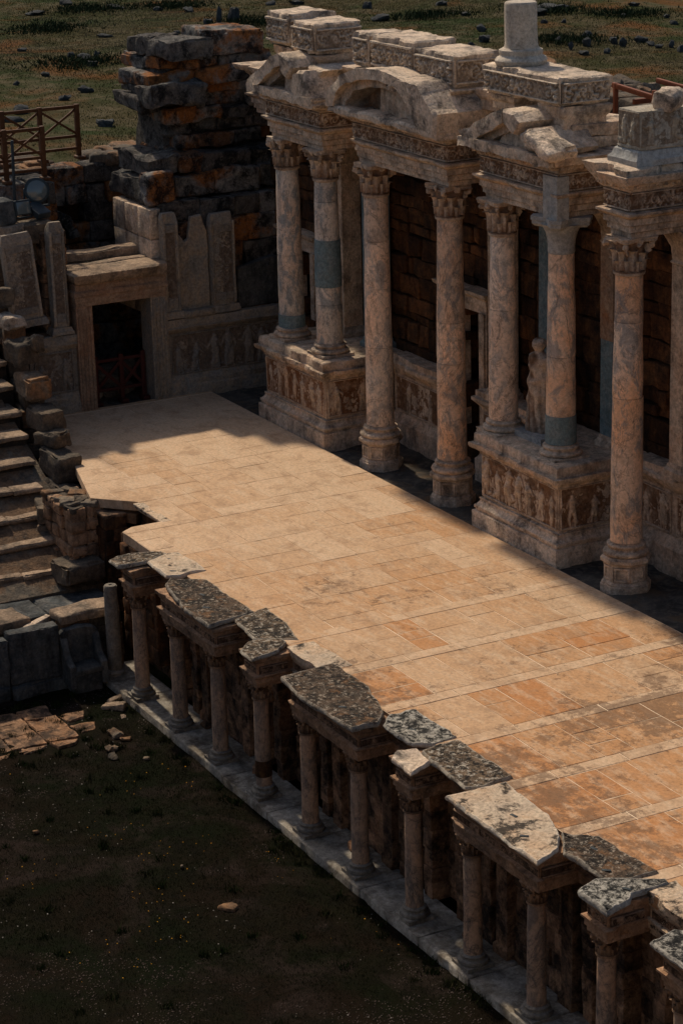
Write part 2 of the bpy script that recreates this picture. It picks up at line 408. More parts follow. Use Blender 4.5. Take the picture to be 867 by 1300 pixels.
def stone(name, c1, c2, c3, stain=(.03, .028, .026), sa=.5, ss=1.6, lo=.5, hi=.72, streak=0., speck=None, tint=.5, bump=.6, pits=.5, fs=15, sc_=1., hue=None, carve=None, grain=1., rim=None):
    t = NT(name)
    big = t.noise(1.1*sc_, 4, .6, .3); mid = t.noise(4.2*sc_, 8, .7, .15); fine = t.noise(fs*sc_, 8, .78)
    c = t.mix(t.ramp(big, [(.4, 0.), (.6, 1.)]), c1, c2)
    c = t.mix(t.math('MULTIPLY', t.ramp(mid, [(.45, 0.), (.6, 1.)]), .8), c, c3)
    if hue is not None:     # patches of a second colour, on some blocks
        hp = t.math('MULTIPLY', t.ramp(t.noise(.9, 6, .62, .3), [(.44, 0.), (.53, 1.)]), t.ramp(t.attr(), [(.38, .1), (.55, 1.)]))
        c = t.mix(hp, c, hue)
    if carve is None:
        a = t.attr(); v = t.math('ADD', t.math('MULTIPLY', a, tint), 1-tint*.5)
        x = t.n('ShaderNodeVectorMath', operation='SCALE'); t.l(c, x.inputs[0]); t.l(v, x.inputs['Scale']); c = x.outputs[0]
    else:                   # low ground of the carving blends into the carve colour
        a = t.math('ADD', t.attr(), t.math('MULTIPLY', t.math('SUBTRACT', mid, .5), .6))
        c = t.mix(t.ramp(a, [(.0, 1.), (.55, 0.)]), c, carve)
    st = t.noise(ss*sc_, 12, .76, .25)
    if streak > 0:
        st = t.math('ADD', t.math('MULTIPLY', st, 1-streak), t.math('MULTIPLY', t.noise(3.2, 8, .7, .1, t.stretch((1, 1, .2))), streak))
    c = t.mix(t.math('MULTIPLY', t.ramp(st, [(lo, 0.), (hi, 1.)]), sa), c, stain)
    g = .5*grain
    c = t.mix(1., c, t.ramp(fine, [(.28, 1-g*1.1), (.5, 1.), (.72, 1+g)]), 'MULTIPLY')
    if speck:
        for col, sc2, l2, h2, am in speck:
            c = t.mix(t.math('MULTIPLY', t.ramp(t.noise(sc2, 8, .75, .2), [(l2, 0.), (h2, 1.)]), am), c, col)
    if rim is not None:
        rr = t.math('ADD', t.attr(), t.math('MULTIPLY', t.math('SUBTRACT', t.noise(5, 8, .75), .5), 1.7))
        c = t.mix(t.math('MULTIPLY', t.ramp(rr, [(.7, 0.), (.92, 1.)]), .75), c, rim)
    pit = t.n('ShaderNodeTexVoronoi'); pit.inputs['Scale'].default_value = 11*sc_; pit.inputs['Randomness'].default_value = 1.
    dv = t.n('ShaderNodeVectorMath', operation='ADD'); nz = t.n('ShaderNodeTexNoise'); nz.inputs['Scale'].default_value = 7.; t.l(t.co, nz.inputs['Vector']); t.l(t.co, dv.inputs[0])
    s2 = t.n('ShaderNodeVectorMath', operation='SCALE'); s2.inputs['Scale'].default_value = .12; t.l(nz.outputs['Color'], s2.inputs[0]); t.l(s2.outputs[0], dv.inputs[1]); t.l(dv.outputs[0], pit.inputs['Vector'])
    pr = t.ramp(pit.outputs['Distance'], [(0., 0.), (.38, 1.)])
    n1 = t.bump(mid, bump, .09); n2 = t.bump(fine, bump, .04, n1); n3 = t.bump(pr, pits, .025, n2)
    return t.done(c, .92, n3)

def marble(name, base, b2, vein, vein2, blot=.5):
    t = NT(name)
    co = t.stretch((1, 1, .55))
    big = t.noise(.9, 5, .6, .8, co); mid = t.noise(4.2, 9, .72, .7, co)
    c = t.mix(t.ramp(big, [(.36, 0.), (.62, 1.)]), base, b2)
    w = t.math('ABSOLUTE', t.math('SUBTRACT', t.noise(.85, 9, .66, 2.0, co), .5))
    c = t.mix(t.math('MULTIPLY', t.ramp(w, [(.0, 1.), (.018, 0.)]), .62), c, vein)
    c = t.mix(t.math('MULTIPLY', t.ramp(mid, [(.49, 0.), (.57, 1.)]), blot), c, vein2)
    c = t.mix(t.math('MULTIPLY', t.ramp(t.noise(1.7, 10, .75, .3), [(.52, 0.), (.66, 1.)]), .5), c, (.075, .064, .055))
    ck = t.math('ABSOLUTE', t.math('SUBTRACT', t.noise(1.25, 5, .6, .6, t.stretch((1, 1, .35))), .5))
    c = t.mix(t.math('MULTIPLY', t.ramp(ck, [(.0, 1.), (.006, 0.)]), .5), c, (.03, .024, .02))
    a = t.attr(); v = t.math('ADD', t.math('MULTIPLY', a, .5), .75)
    x = t.n('ShaderNodeVectorMath', operation='SCALE'); t.l(c, x.inputs[0]); t.l(v, x.inputs['Scale']); c = x.outputs[0]
    fine = t.noise(16, 8, .78); c = t.mix(1., c, t.ramp(fine, [(.28, .62), (.5, 1.), (.72, 1.35)]), 'MULTIPLY')
    return t.done(c, t.ramp(mid, [(.3, .55), (.7, .8)]), t.bump(fine, .4, .025, t.bump(mid, .3, .03)), .25)

M = {}
M['scaenae'] = stone('scaenae_stone', (.62, .425, .285), (.5, .4, .3), (.72, .565, .415), stain=(.055, .047, .04), sa=.85, ss=1.9, lo=.47, hi=.62, streak=.35)
M['orange'] = stone('iron_stained_marble', (.36, .17, .08), (.30, .22, .16), (.42, .30, .20), stain=(.06, .035, .022), sa=.7, ss=2.4, streak=.4)
M['grey'] = stone('grey_marble', (.25, .225, .19), (.20, .175, .145), (.30, .25, .19), stain=(.045, .045, .043), sa=.7, ss=1.8, streak=.4)
M['parodos'] = stone('dim_marble', (.30, .25, .195), (.24, .22, .19), (.36, .27, .18), stain=(.035, .034, .032), sa=.8, ss=1.6, streak=.5)
M['brownjamb'] = stone('brown_marble', (.33, .19, .115), (.26, .18, .125), (.38, .26, .17), stain=(.03, .024, .02), sa=.6, ss=2.0, streak=.5)
M['bluewhite'] = stone('new_marble', (.36, .345, .31), (.30, .30, .285), (.42, .39, .34), stain=(.2, .2, .2), sa=.25, ss=2, bump=.15, pits=.05, tint=.2)
M['repair'] = stone('blue_grey_mortar', (.15, .215, .23), (.115, .175, .19), (.20, .235, .235), stain=(.07, .075, .07), sa=.6, ss=3, bump=.3, pits=.1, tint=.2, streak=.3)
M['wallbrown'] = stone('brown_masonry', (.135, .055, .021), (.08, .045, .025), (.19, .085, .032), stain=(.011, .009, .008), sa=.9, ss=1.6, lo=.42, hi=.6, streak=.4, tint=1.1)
M['frontwall'] = stone('stage_front_masonry', (.29, .155, .085), (.19, .12, .078), (.40, .23, .125), stain=(.012, .010, .009), sa=.92, ss=2.2, lo=.44, hi=.58, streak=.15, tint=.9)
M['frontbeam'] = stone('stage_front_beam', (.42, .235, .13), (.30, .19, .12), (.52, .32, .19), stain=(.025, .02, .017), sa=.88, ss=1.8, lo=.47, hi=.64, streak=.4)
M['carvfront'] = stone('carved_beam', (.36, .21, .12), (.27, .175, .115), (.44, .28, .17), stain=(.035, .028, .024), sa=.6, ss=2, carve=(.06, .035, .022))
M['carvscaenae'] = stone('carved_marble', (.60, .44, .31), (.5, .4, .31), (.70, .56, .41), stain=(.06, .045, .036), sa=.75, ss=2, lo=.47, hi=.64, streak=.3, carve=(.21, .115, .062))
M['carvorange'] = stone('carved_rusty_marble', (.58, .39, .25), (.44, .36, .28), (.6, .45, .32), stain=(.06, .04, .03), sa=.6, ss=2, streak=.3, carve=(.19, .085, .038))
M['carvpale'] = stone('carved_pale_marble', (.58, .46, .34), (.48, .4, .31), (.66, .54, .42), stain=(.08, .07, .06), sa=.65, ss=2, streak=.2, carve=(.25, .185, .13))
M['carvfig'] = stone('figured_marble', (.46, .39, .29), (.4, .35, .27), (.5, .44, .35), stain=(.12, .1, .08), sa=.5, ss=2, streak=.2, carve=(.24, .18, .125))
M['carvdim'] = stone('carved_dim_marble', (.25, .215, .175), (.2, .185, .165), (.29, .23, .17), stain=(.05, .045, .04), sa=.6, ss=1.8, streak=.4, carve=(.15, .11, .08))
M['bowl'] = stone('bowl_seats', (.40, .31, .22), (.34, .27, .2), (.45, .36, .26), stain=(.1, .09, .08), sa=.5)
M['riser'] = stone('seat_riser', (.05, .038, .028), (.035, .03, .026), (.08, .058, .04), stain=(.016, .016, .016), sa=.8, ss=1.8, lo=.45, hi=.62, tint=.8)  # far darker than the seat slabs: the risers' shade is put into the colour
M['ruin'] = stone('weathered_travertine', (.165, .155, .14), (.10, .097, .09), (.25, .225, .19), stain=(.012, .012, .012), sa=.92, ss=2.2, lo=.47, hi=.58, tint=.9, hue=(.24, .095, .03), speck=[((.22, .2, .17), 9, .57, .63, .6)], bump=1.)
M['ruinorange'] = stone('rusty_travertine', (.30, .14, .05), (.16, .10, .06), (.36, .2, .09), stain=(.03, .026, .022), sa=.8, ss=1.6, lo=.45, hi=.66)
M['seat'] = stone('seat_stone', (.36, .25, .165), (.25, .19, .135), (.45, .32, .215), stain=(.03, .028, .026), sa=.8, ss=1.8, lo=.46, hi=.66, tint=.5, speck=[((.42, .38, .32), 9, .6, .72, .6)])
M['seatdark'] = stone('dark_seat_stone', (.16, .125, .09), (.105, .09, .072), (.23, .175, .12), stain=(.02, .02, .02), sa=.8, ss=1.8, lo=.45, hi=.66, tint=.8, hue=(.22, .12, .06), speck=[((.26, .23, .19), 16, .57, .7, .45)])
M['parapet'] = stone('parapet_marble', (.10, .105, .10), (.06, .066, .068), (.15, .14, .125), stain=(.016, .016, .016), sa=.85, ss=1.4, streak=.6, lo=.44, hi=.62)
M['copdark'] = stone('lichened_coping', (.20, .135, .085), (.13, .095, .066), (.27, .19, .12), stain=(.02, .017, .014), sa=.85, ss=3.2, lo=.46, hi=.58, tint=.3, speck=[((.52, .46, .37), 12, .53, .57, .85), ((.012, .011, .010), 10, .51, .56, .92)], bump=.8, rim=(.5, .44, .35))
M['copblack'] = stone('black_lichen_coping', (.12, .082, .055), (.075, .058, .043), (.17, .11, .07), stain=(.012, .011, .010), sa=.9, ss=2.6, lo=.43, hi=.57, tint=.3, speck=[((.42, .35, .27), 14, .54, .585, .75), ((.012, .011, .01), 8, .52, .58, .85), ((.25, .13, .06), 3, .55, .62, .6)], bump=.7, rim=(.44, .38, .3))
M['copwhite'] = stone('white_lichen_coping', (.5, .47, .4), (.42, .38, .31), (.55, .5, .42), stain=(.014, .014, .014), sa=.95, ss=5.5, lo=.47, hi=.55, tint=.3, speck=[((.012, .012, .012), 10, .49, .56, .92)], bump=.8, rim=(.55, .5, .42))
M['coplight'] = stone('pale_coping', (.6, .42, .27), (.55, .43, .31), (.66, .52, .37), stain=(.025, .022, .02), sa=.92, ss=2.6, lo=.52, hi=.585, tint=.3, rim=(.6, .53, .43))
M['pale'] = stone('pale_worn_marble', (.68, .52, .37), (.56, .43, .32), (.76, .61, .46), stain=(.05, .044, .038), sa=.85, ss=2.1, lo=.47, hi=.62)
M['step'] = stone('marble_step', (.27, .24, .195), (.19, .16, .12), (.36, .325, .27), stain=(.05, .036, .026), sa=.8, ss=1.6, lo=.46, hi=.62, bump=.25, pits=.1)
M['pavers'] = stone('orchestra_pavers', (.33, .17, .085), (.25, .15, .09), (.40, .235, .135), stain=(.03, .024, .02), sa=.85, ss=2.6, lo=.46, hi=.58)
M['rock'] = stone('field_rock', (.055, .06, .06), (.04, .044, .045), (.085, .085, .08), stain=(.02, .02, .02), sa=.6, ss=3, tint=.5)
M['shaft_a'] = marble('veined_shaft_a', (.66, .49, .36), (.56, .49, .41), (.06, .06, .06), (.23, .25, .25), .85)
M['shaft_b'] = marble('veined_shaft_b', (.80, .54, .36), (.68, .55, .43), (.08, .06, .05), (.28, .28, .27), .65)
M['shaft_c'] = marble('veined_shaft_c', (.80, .45, .245), (.68, .51, .37), (.07, .05, .042), (.22, .225, .22), .7)
M['shaft_f'] = marble('front_shaft', (.60, .36, .22), (.44, .3, .205), (.07, .065, .06), (.1, .1, .1), .55)
M['shaft_w'] = stone('pale_drum', (.56, .46, .35), (.48, .41, .32), (.62, .53, .42), stain=(.16, .13, .10), sa=.6, ss=2, streak=.5, bump=.35, pits=.2)

def pave_mat():
    t = NT('stage_paving')
    a = t.attr(); big = t.noise(.35, 5, .6, .5); mid = t.noise(2.2, 8, .68, .4); fine = t.noise(15, 8, .78)
    st = t.noise(6, 8, .7, .1, t.stretch((.3, 1, 1)))
    c = t.ramp(a, [(.0, (.47, .215, .085)), (.3, (.50, .265, .12)), (.62, (.53, .33, .185)), (1., (.61, .42, .265))])
    c = t.mix(t.math('MULTIPLY', t.math('MULTIPLY', t.ramp(big, [(.4, 0.), (.62, 1.)]), a), .5), c, (.61, .425, .27))
    c = t.mix(t.math('MULTIPLY', t.ramp(t.noise(.75, 9, .72, .2), [(.52, 0.), (.62, 1.)]), .32), c, (.36, .23, .13))
    c = t.mix(t.math('MULTIPLY', t.ramp(st, [(.48, 0.), (.62, 1.)]), .5), c, (.62, .46, .31))
    c = t.mix(t.math('MULTIPLY', t.ramp(mid, [(.5, 0.), (.66, 1.)]), .55), c, (.33, .20, .115))
    # grey-black dirt that gathers on the near slabs
    sx = t.n('ShaderNodeSeparateXYZ'); t.l(t.oc, sx.inputs[0])
    d = t.noise(2.6, 14, .84, .1); d2 = t.noise(.42, 3, .5)
    near = t.ramp(t.math('MULTIPLY', sx.outputs[0], .03), [(.25, 0.), (.66, .165)])
    dd = t.math('ADD', t.math('ADD', d, t.math('MULTIPLY', t.math('SUBTRACT', d2, .5), .5)), t.math('SUBTRACT', near, .09))
    c = t.mix(t.math('MULTIPLY', t.ramp(dd, [(.58, 0.), (.625, 1.)]), .62), c, (.13, .075, .045))
    c = t.mix(t.math('MULTIPLY', t.ramp(t.noise(6, 9, .78, .1), [(.63, 0.), (.68, 1.)]), .85), c, (.06, .045, .036))
    c = t.mix(1., c, t.ramp(fine, [(.28, .62), (.5, 1.), (.72, 1.28)]), 'MULTIPLY')
    return t.done(c, .88, t.bump(fine, .35, .012, t.bump(mid, .35, .03)))
M['pave'] = pave_mat()
def plain(name, col, rough=.7, metal=0., nz=.3, sc_=12):
    t = NT(name); f = t.noise(sc_, 6, .7)
    c = t.mix(.9, col, t.ramp(f, [(.25, 1-nz), (.75, 1+nz)]), 'MULTIPLY')
    t.b.inputs['Metallic'].default_value = metal
    return t.done(c, rough, t.bump(f, .2, .01))
M['joint'] = plain('joint_mortar', (.74, .56, .38))
M['rust'] = plain('rusty_red_steel', (.10, .042, .017), .65, 0, .45, 8)
M['wood'] = plain('red_brown_timber', (.06, .016, .012), .7, 0, .4, 9)
M['steelbeam'] = plain('orange_painted_steel', (.20, .06, .025), .6, 0, .3, 9)
M['lampbody'] = plain('lamp_housing', (.035, .045, .05), .5)
M['lampgrey'] = plain('grey_lamp_housing', (.035, .05, .055), .6)
def glass():
    t = NT('lamp_glass'); t.b.inputs['Coat Weight'].default_value = .6
    return t.done((.10, .13, .13), .2, None, .5)
M['glass'] = glass()
def ground_mat(name, cols, sc_, bands=False):
    t = NT(name); big = t.noise(.11*sc_, 5, .6, .6, t.stretch((1, 1, 1))); mid = t.noise(.6*sc_, 7, .65, .4); fine = t.noise(9*sc_, 7, .72)
    c = t.mix(t.ramp(big, [(.4, 0.), (.6, 1.)]), cols[0], cols[1])
    c = t.mix(t.math('MULTIPLY', t.ramp(mid, [(.47, 0.), (.64, 1.)]), .85), c, cols[2])
    c = t.mix(t.math('MULTIPLY', t.ramp(t.noise(.18*sc_, 6, .6, .5), [(.53, 0.), (.66, 1.)]), .7), c, cols[3])
    c = t.mix(.85, c, t.ramp(fine, [(.25, .45), (.5, 1.), (.8, 1.5)]), 'MULTIPLY')
    return t.done(c, 1., t.bump(fine, .8, .06, t.bump(mid, .5, .15)), .05)
M['orch'] = ground_mat('orchestra_soil', [(.014, .009, .005), (.007, .009, .003), (.008, .007, .004), (.034, .023, .019)], 4.5)
M['field'] = ground_mat('field_soil', [(.024, .034, .008), (.048, .038, .014), (.095, .076, .042), (.13, .05, .014)], 1.3)
M['rubble'] = ground_mat('rubble_soil', [(.13, .115, .097), (.07, .066, .06), (.2, .17, .135), (.2, .13, .075)], 9.)
def leaf(name, c1, c2, c3):
    t = NT(name); a = t.attr()
    return t.done(t.ramp(a, [(0., c1), (.5, c2), (1., c3)]), .9, None, .05)
M['grass'] = leaf('short_grass', (.008, .014, .003), (.014, .016, .005), (.038, .026, .016))
M['fieldgrass'] = leaf('field_grass', (.02, .036, .008), (.054, .049, .017), (.18, .14, .08))
M['weed'] = leaf('weeds', (.014, .028, .006), (.028, .036, .010), (.07, .055, .028))
M['shrub'] = leaf('dark_shrub', (.013, .024, .009), (.022, .034, .014), (.035, .045, .02))
M['petal'] = leaf('petals', (.5, .22, .02), (.55, .28, .03), (.5, .5, .48))
M['gravel'] = plain('grey_brown_gravel', (.075, .055, .047), .9, 0, .6, 30)
M['pebble'] = plain('pale_pebbles', (.33, .30, .27), .9)
# ================================================================== SETTING
def sstep(x, a, b): t = np.clip((x-a)/(b-a), 0, 1); return t*t*(3-2*t)
def field_z(X, Y):
    P = np.stack([X, Y, 0*X], 1)
    out = np.maximum(sstep(-5.0-X, 0, 1.2), sstep(Y-5.6, 0, 1.4))
    far = np.hypot(X+10, Y-10)
    z = 4.0+.13*fbm(P, .16, 3, 3)+.5*fbm(P, .03, 2, 8)*sstep(far, 25, 90)+sstep(far, 120, 600)*30
    return -3.6+out*(z+3.6)
def axis(a, b, fine0, fine1, st, k=1.25):
    g = list(np.arange(fine0, fine1, st)); d = st
    while g[-1] < b: d *= k; g.append(g[-1]+d)
    d = st
    while g[0] > a: d *= k; g.insert(0, g[0]-d)
    return np.array(g)
gx = axis(-900, 500, -60, 34, .55); gy = axis(-500, 900, -20, 42, .55)
GX, GY = np.meshgrid(gx, gy); Z = field_z(GX.ravel(), GY.ravel())
mb = MB(); P = np.stack([GX.ravel(), GY.ravel(), Z], 1); nu = len(gx)
i, j = np.meshgrid(np.arange(len(gy)-1), np.arange(nu-1), indexing='ij'); a = (i*nu+j).ravel()
mb.add(P, np.stack([a, a+1, a+nu+1, a+nu], 1)); struct(mb.build('field', M['field'], loc=(0, 0, 0), smooth=180, fix=False))

def sheet(name, x0, x1, y0, y1, st, z, amp, fr, mat, seed):
    X, Y = np.meshgrid(np.arange(x0, x1, st), np.arange(y0, y1, st)); n = X.shape[1]
    P = np.stack([X.ravel(), Y.ravel(), 0*X.ravel()], 1); P[:, 2] = z+amp*fbm(P, fr, 4, seed)
    i, j = np.meshgrid(np.arange(X.shape[0]-1), np.arange(n-1), indexing='ij'); a = (i*n+j).ravel()
    m = MB(); m.add(P, np.stack([a, a+1, a+n+1, a+n], 1)); return struct(m.build(name, mat, loc=(0, 0, 0), smooth=180, fix=False))
sheet('orchestra_ground', 4, 46, -30, -6.85, .22, -2.95, .035, .8, M['orch'], 4)
sheet('rubble_ground', -5.2, 34, -.02, 5.8, .11, -.09, .06, 2.2, M['rubble'], 6)
sheet('passage_ground', -5.6, .1, -6.5, 0, .2, -.07, .06, 1.5, M['rubble'], 9)

# ---- stage pavement: every slab its own worn face inside one sheet
OUT = [(0.02, 0.0), (0.02, -4.35), (1.4, -4.5), (2.87, -4.86), (6.54, -5.8), (7.33, -5.07), (8.8, -5.01), (8.8, -5.85), (8.99, -6.12), (33, -6.14), (33, 0.0)]
def clip(poly, x0, x1, y0, y1):
    def cut(p, f, it):
        r = []
        for k in range(len(p)):
            A, B = p[k-1], p[k]; fa, fb = f(A), f(B)
            if fa*fb < 0: t = fa/(fa-fb); r.append((A[0]+(B[0]-A[0])*t, A[1]+(B[1]-A[1])*t))
            if fb >= 0: r.append(B)
        return r
    for f in (lambda p: p[0]-x0, lambda p: x1-p[0], lambda p: p[1]-y0, lambda p: y1-p[1]):
        poly = cut(poly, f, 0)
        if len(poly) < 3: return []
    q = []
    for p in poly:
        if not q or math.hypot(p[0]-q[-1][0], p[1]-q[-1][1]) > .01: q.append(p)
    return q
def area(p): return abs(sum(p[i-1][0]*p[i][1]-p[i][0]*p[i-1][1] for i in range(len(p))))/2
mb = MB(); rs = random.Random(11)
def pslab(x0, x1, y0, y1, tint, dz=0):
    p = clip(OUT, x0, x1, y0, y1)
    if len(p) < 3 or area(p) < .02: return
    g = rs.uniform(.004, .007) if p[0][0] < 16 else rs.uniform(.008, .014)
    c = np.mean(p, 0); p = [tuple(np.array(q)+(c-np.array(q))*g/max(.1, np.linalg.norm(c-np.array(q)))) for q in p]
    z = dz+rs.uniform(-.003, .003); molded(mb, p, [(0, -.2), (0, z-.006), (-.004, z-.001), (-.03, z)], seg=.14, wear=.007, chip=0, seed=rs.randrange(999), tint=tint, bot=False, zw=.0015)
bands = [10.83+1.785*k-.02 for k in range(-6, 13)]
for bi, bx in enumerate(bands):
    nxt = bx+1.785; bw = .15
    if bx > 15:                       # the cross bands show as laid strips only in the nearer half
        y = -6.4
        while y < 0.1:
            l = rs.uniform(.7, 2.0); pslab(bx-bw, bx+bw, y, min(y+l, .1), rs.uniform(.75, 1), .002); y += l
        x0, x1 = bx+bw, nxt-bw
    else: x0, x1 = bx+bw, nxt+bw
    y = -6.4
    while y < 0.1:
        l = rs.choice([.55, .8, .95, 1.1, 1.35]); y2 = y+l if .1-y-l > .35 else .12
        base = np.clip(rs.gauss(1.0-.045*(bx-3), .2), 0, 1)
        r = rs.random()
        if r < .45: pslab(x0, x1, y, y2, base)
        elif r < .8:
            xm = x0+(x1-x0)*rs.uniform(.3, .7); pslab(x0, xm, y, y2, base); pslab(xm, x1, y, y2, min(1, base+rs.uniform(-.2, .3)))
        else:
            xm = x0+(x1-x0)*rs.uniform(.3, .4); xn = x0+(x1-x0)*rs.uniform(.6, .7)
            for q0, q1 in ((x0, xm), (xm, xn), (xn, x1)): pslab(q0, q1, y, y2, base+rs.uniform(-.15, .15))
        y = y2
y = -6
while y < .1:                         # far end
    l = rs.uniform(.7, 1.4); x = 0.
    while x < bands[0]+.1:
        w = rs.uniform(.8, 2.1); pslab(x, min(x+w, bands[0]+.1), y, min(.12, y+l), rs.uniform(.5, .95)); x += w
    y += l
struct(mb.build('stage_pavement', M['pave'], loc=(0, 0, 0), smooth=30, fix=True))
mb = MB(); V = [(x, y, -.0075) for x, y in OUT]; mb.add(V, [list(range(len(V)))])
struct(mb.build('pavement_bed', M['joint'], loc=(0, 0, 0), fix=False))

# ================================================================== SCAENAE FRONS
YC = .62                                       # line of column axes
Z0 = 6.56                                      # underside of architrave
w = thing('stage_building_wall', 'dark brown masonry wall of the stage building rising behind the tall columns', 'wall', (9, 2.2, 0))
mb = MB()
def sk(u, z, a, b):
    X = u-.6
    return (8.2 < X < 9.6 and z < 3.5) or (.55 < X < 1.75 and 1.9 < z < 3.5)
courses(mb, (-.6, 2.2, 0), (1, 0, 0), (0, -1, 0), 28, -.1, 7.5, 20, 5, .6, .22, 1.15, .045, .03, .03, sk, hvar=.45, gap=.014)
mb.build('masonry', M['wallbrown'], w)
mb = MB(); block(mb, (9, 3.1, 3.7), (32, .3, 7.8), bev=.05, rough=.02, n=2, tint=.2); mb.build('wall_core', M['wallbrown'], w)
# doorways of the wall
for nm, x0, x1, zb, zt in (('central', 8.25, 9.42, -.1, 3.5), ('side', .55, 1.72, 1.85, 3.45)):
    mb = MB(); jw = .3
    for x in (x0-jw/2, x1+jw/2):
        molded(mb, rect(x-jw/2, x+jw/2, 2.0, 2.5), [(0, zb), (0, zt)], seg=.15, wear=.012, seed=int(x*7))
        molded(mb, rect(x-jw/2+.05, x+jw/2-.05, 1.96, 2.1), [(0, zb), (0, zt)], seg=.15, wear=.012, seed=int(x*9))
    f = mb.build('door_frame', M['scaenae'], w)
    mb = MB(); molded(mb, rect(x0-jw, x1+jw, 2.0, 2.5), [(0, zt), (0, zt+.16), (.04, zt+.18), (.04, zt+.3), (.16, zt+.38), (.18, zt+.46)], seg=.12, wear=.012, chip=.06, seed=int(x0)+3); mb.build('lintel', M['scaenae'], w)

def podium(x0, x1, y0, y1, label, mat, nfig, seed):
    t = thing('podium', label, 'podium', ((x0+x1)/2, (y0+y1)/2, 0))
    R4 = rect(x0+.16, x1-.16, y0+.16, y1)
    mb = MB(); molded(mb, R4, [(.16, -.12), (.16, .3), (.15, .315), (.105, .32), (.105, .35), (.13, .37), (.13, .42), (.105, .44), (.09, .445), (.05, .5), (.03, .55), (.05, .555), (.05, .585), (.0, .59), (0, .62)], wear=.006, chip=.05, seed=seed, seg=.08); mb.build('plinth', M['pale'] if seed == 2 else M['scaenae'], t)
    mb = MB(); molded(mb, R4, [(0, .62), (0, 1.5)], wear=.012, seed=seed+1, bot=False, top=False)
    relief(mb, (x0+.19, y0+.157, .64), (1, 0, 0), x1-x0-.38, .84, (0, -1, 0), nfig, seed*7+1, .85)
    relief(mb, (x1-.157, y0+.19, .64), (0, 1, 0), y1-y0-.3, .84, (1, 0, 0), max(2, nfig//2), seed*7+2, .85)
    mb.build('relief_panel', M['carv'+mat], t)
    mb = MB(); molded(mb, R4, [(0, 1.48), (.04, 1.485), (.04, 1.53), (.08, 1.56), (.09, 1.6), (.19, 1.62), (.21, 1.66), (.21, 1.72), (.13, 1.725), (.12, 1.91), (.1, 1.93), (.0, 1.935)], wear=.007, chip=.12, seed=seed+2, seg=.08); mb.build('cornice', M['scaenae'], t)
    return t
podium(2.72, 6.0, .03, 2.0, 'orange stained marble podium with worn figure reliefs, at the far end of the column row', 'orange', 7, 1)
podium(12.34, 15.4, .03, 2.0, 'carved marble podium with clear figure reliefs, carrying the statue', 'scaenae', 7, 2)
for x0, x1, lab, sd in ((6.0, 8.2, 'low recessed podium wall behind the far tall pedestal column, beside the dark doorway', 3), (9.75, 12.3, 'low recessed podium wall between the dark doorway and the statue podium', 4), (15.42, 26.4, 'low recessed podium wall with reliefs behind the nearest tall column at the right edge', 5)):
    t = thing('podium_wall', lab, 'podium', ((x0+x1)/2, 2.0, 0))
    R4 = rect(x0, x1, 1.86, 2.15)
    mb = MB(); molded(mb, R4, [(.12, -.12), (.12, .42), (.08, .46), (.02, .56), (0, .62)], wear=.014, chip=.05, seed=sd); mb.build('plinth', M['scaenae'], t)
    mb = MB(); molded(mb, R4, [(0, .62), (0, 1.5)], wear=.012, seed=sd, top=False, bot=False)
    n = int((x1-x0)/1.1)
    for k in range(n): relief(mb, (x0+.08+k*(x1-x0)/n, 1.857, .66), (1, 0, 0), (x1-x0)/n-.16, .8, (0, -1, 0), 2, sd*9+k, .8)
    mb.build('relief_panel', M['carvscaenae'], t)
    mb = MB(); molded(mb, R4, [(0, 1.5), (.03, 1.55), (.1, 1.62), (.17, 1.7), (.17, 1.77), (.1, 1.8), (.1, 1.92), (0, 1.93)], wear=.014, chip=.12, seed=sd+2); mb.build('cornice', M['scaenae'], t)

# ---- tall columns
def base_prof(r, z, h):     # attic base: torus, scotia, torus
    P = [(r*1.38, z)]
    for a in np.linspace(-80, 80, 6): P.append((r*1.28+.2*h*math.cos(R(a))*1.1, z+h*.22+h*.2*math.sin(R(a))))
    P += [(r*1.18, z+h*.46), (r*1.13, z+h*.54), (r*1.17, z+h*.62)]
    for a in np.linspace(-80, 80, 5): P.append((r*1.14+.12*h*math.cos(R(a)), z+h*.77+h*.12*math.sin(R(a))))
    return P+[(r*1.05, z+h*.92), (r*1.04, z+h)]
def shaft(mb, x, y, r, z0, z1, zb, zt, wear, seed, tint=.5, n=26):
    zs = np.arange(z0, z1, .12).tolist()+[z1]; pr = []
    for z in zs:
        t = max(0, (z-zb)/(zt-zb)); pr.append((r*(1-.16*t**1.6), z))
    return lathe(mb, pr, (x, y, 0), n=n, wear=max(wear, .004), seed=seed, fr=1.3, tint=tint, chip=wear*2.5)
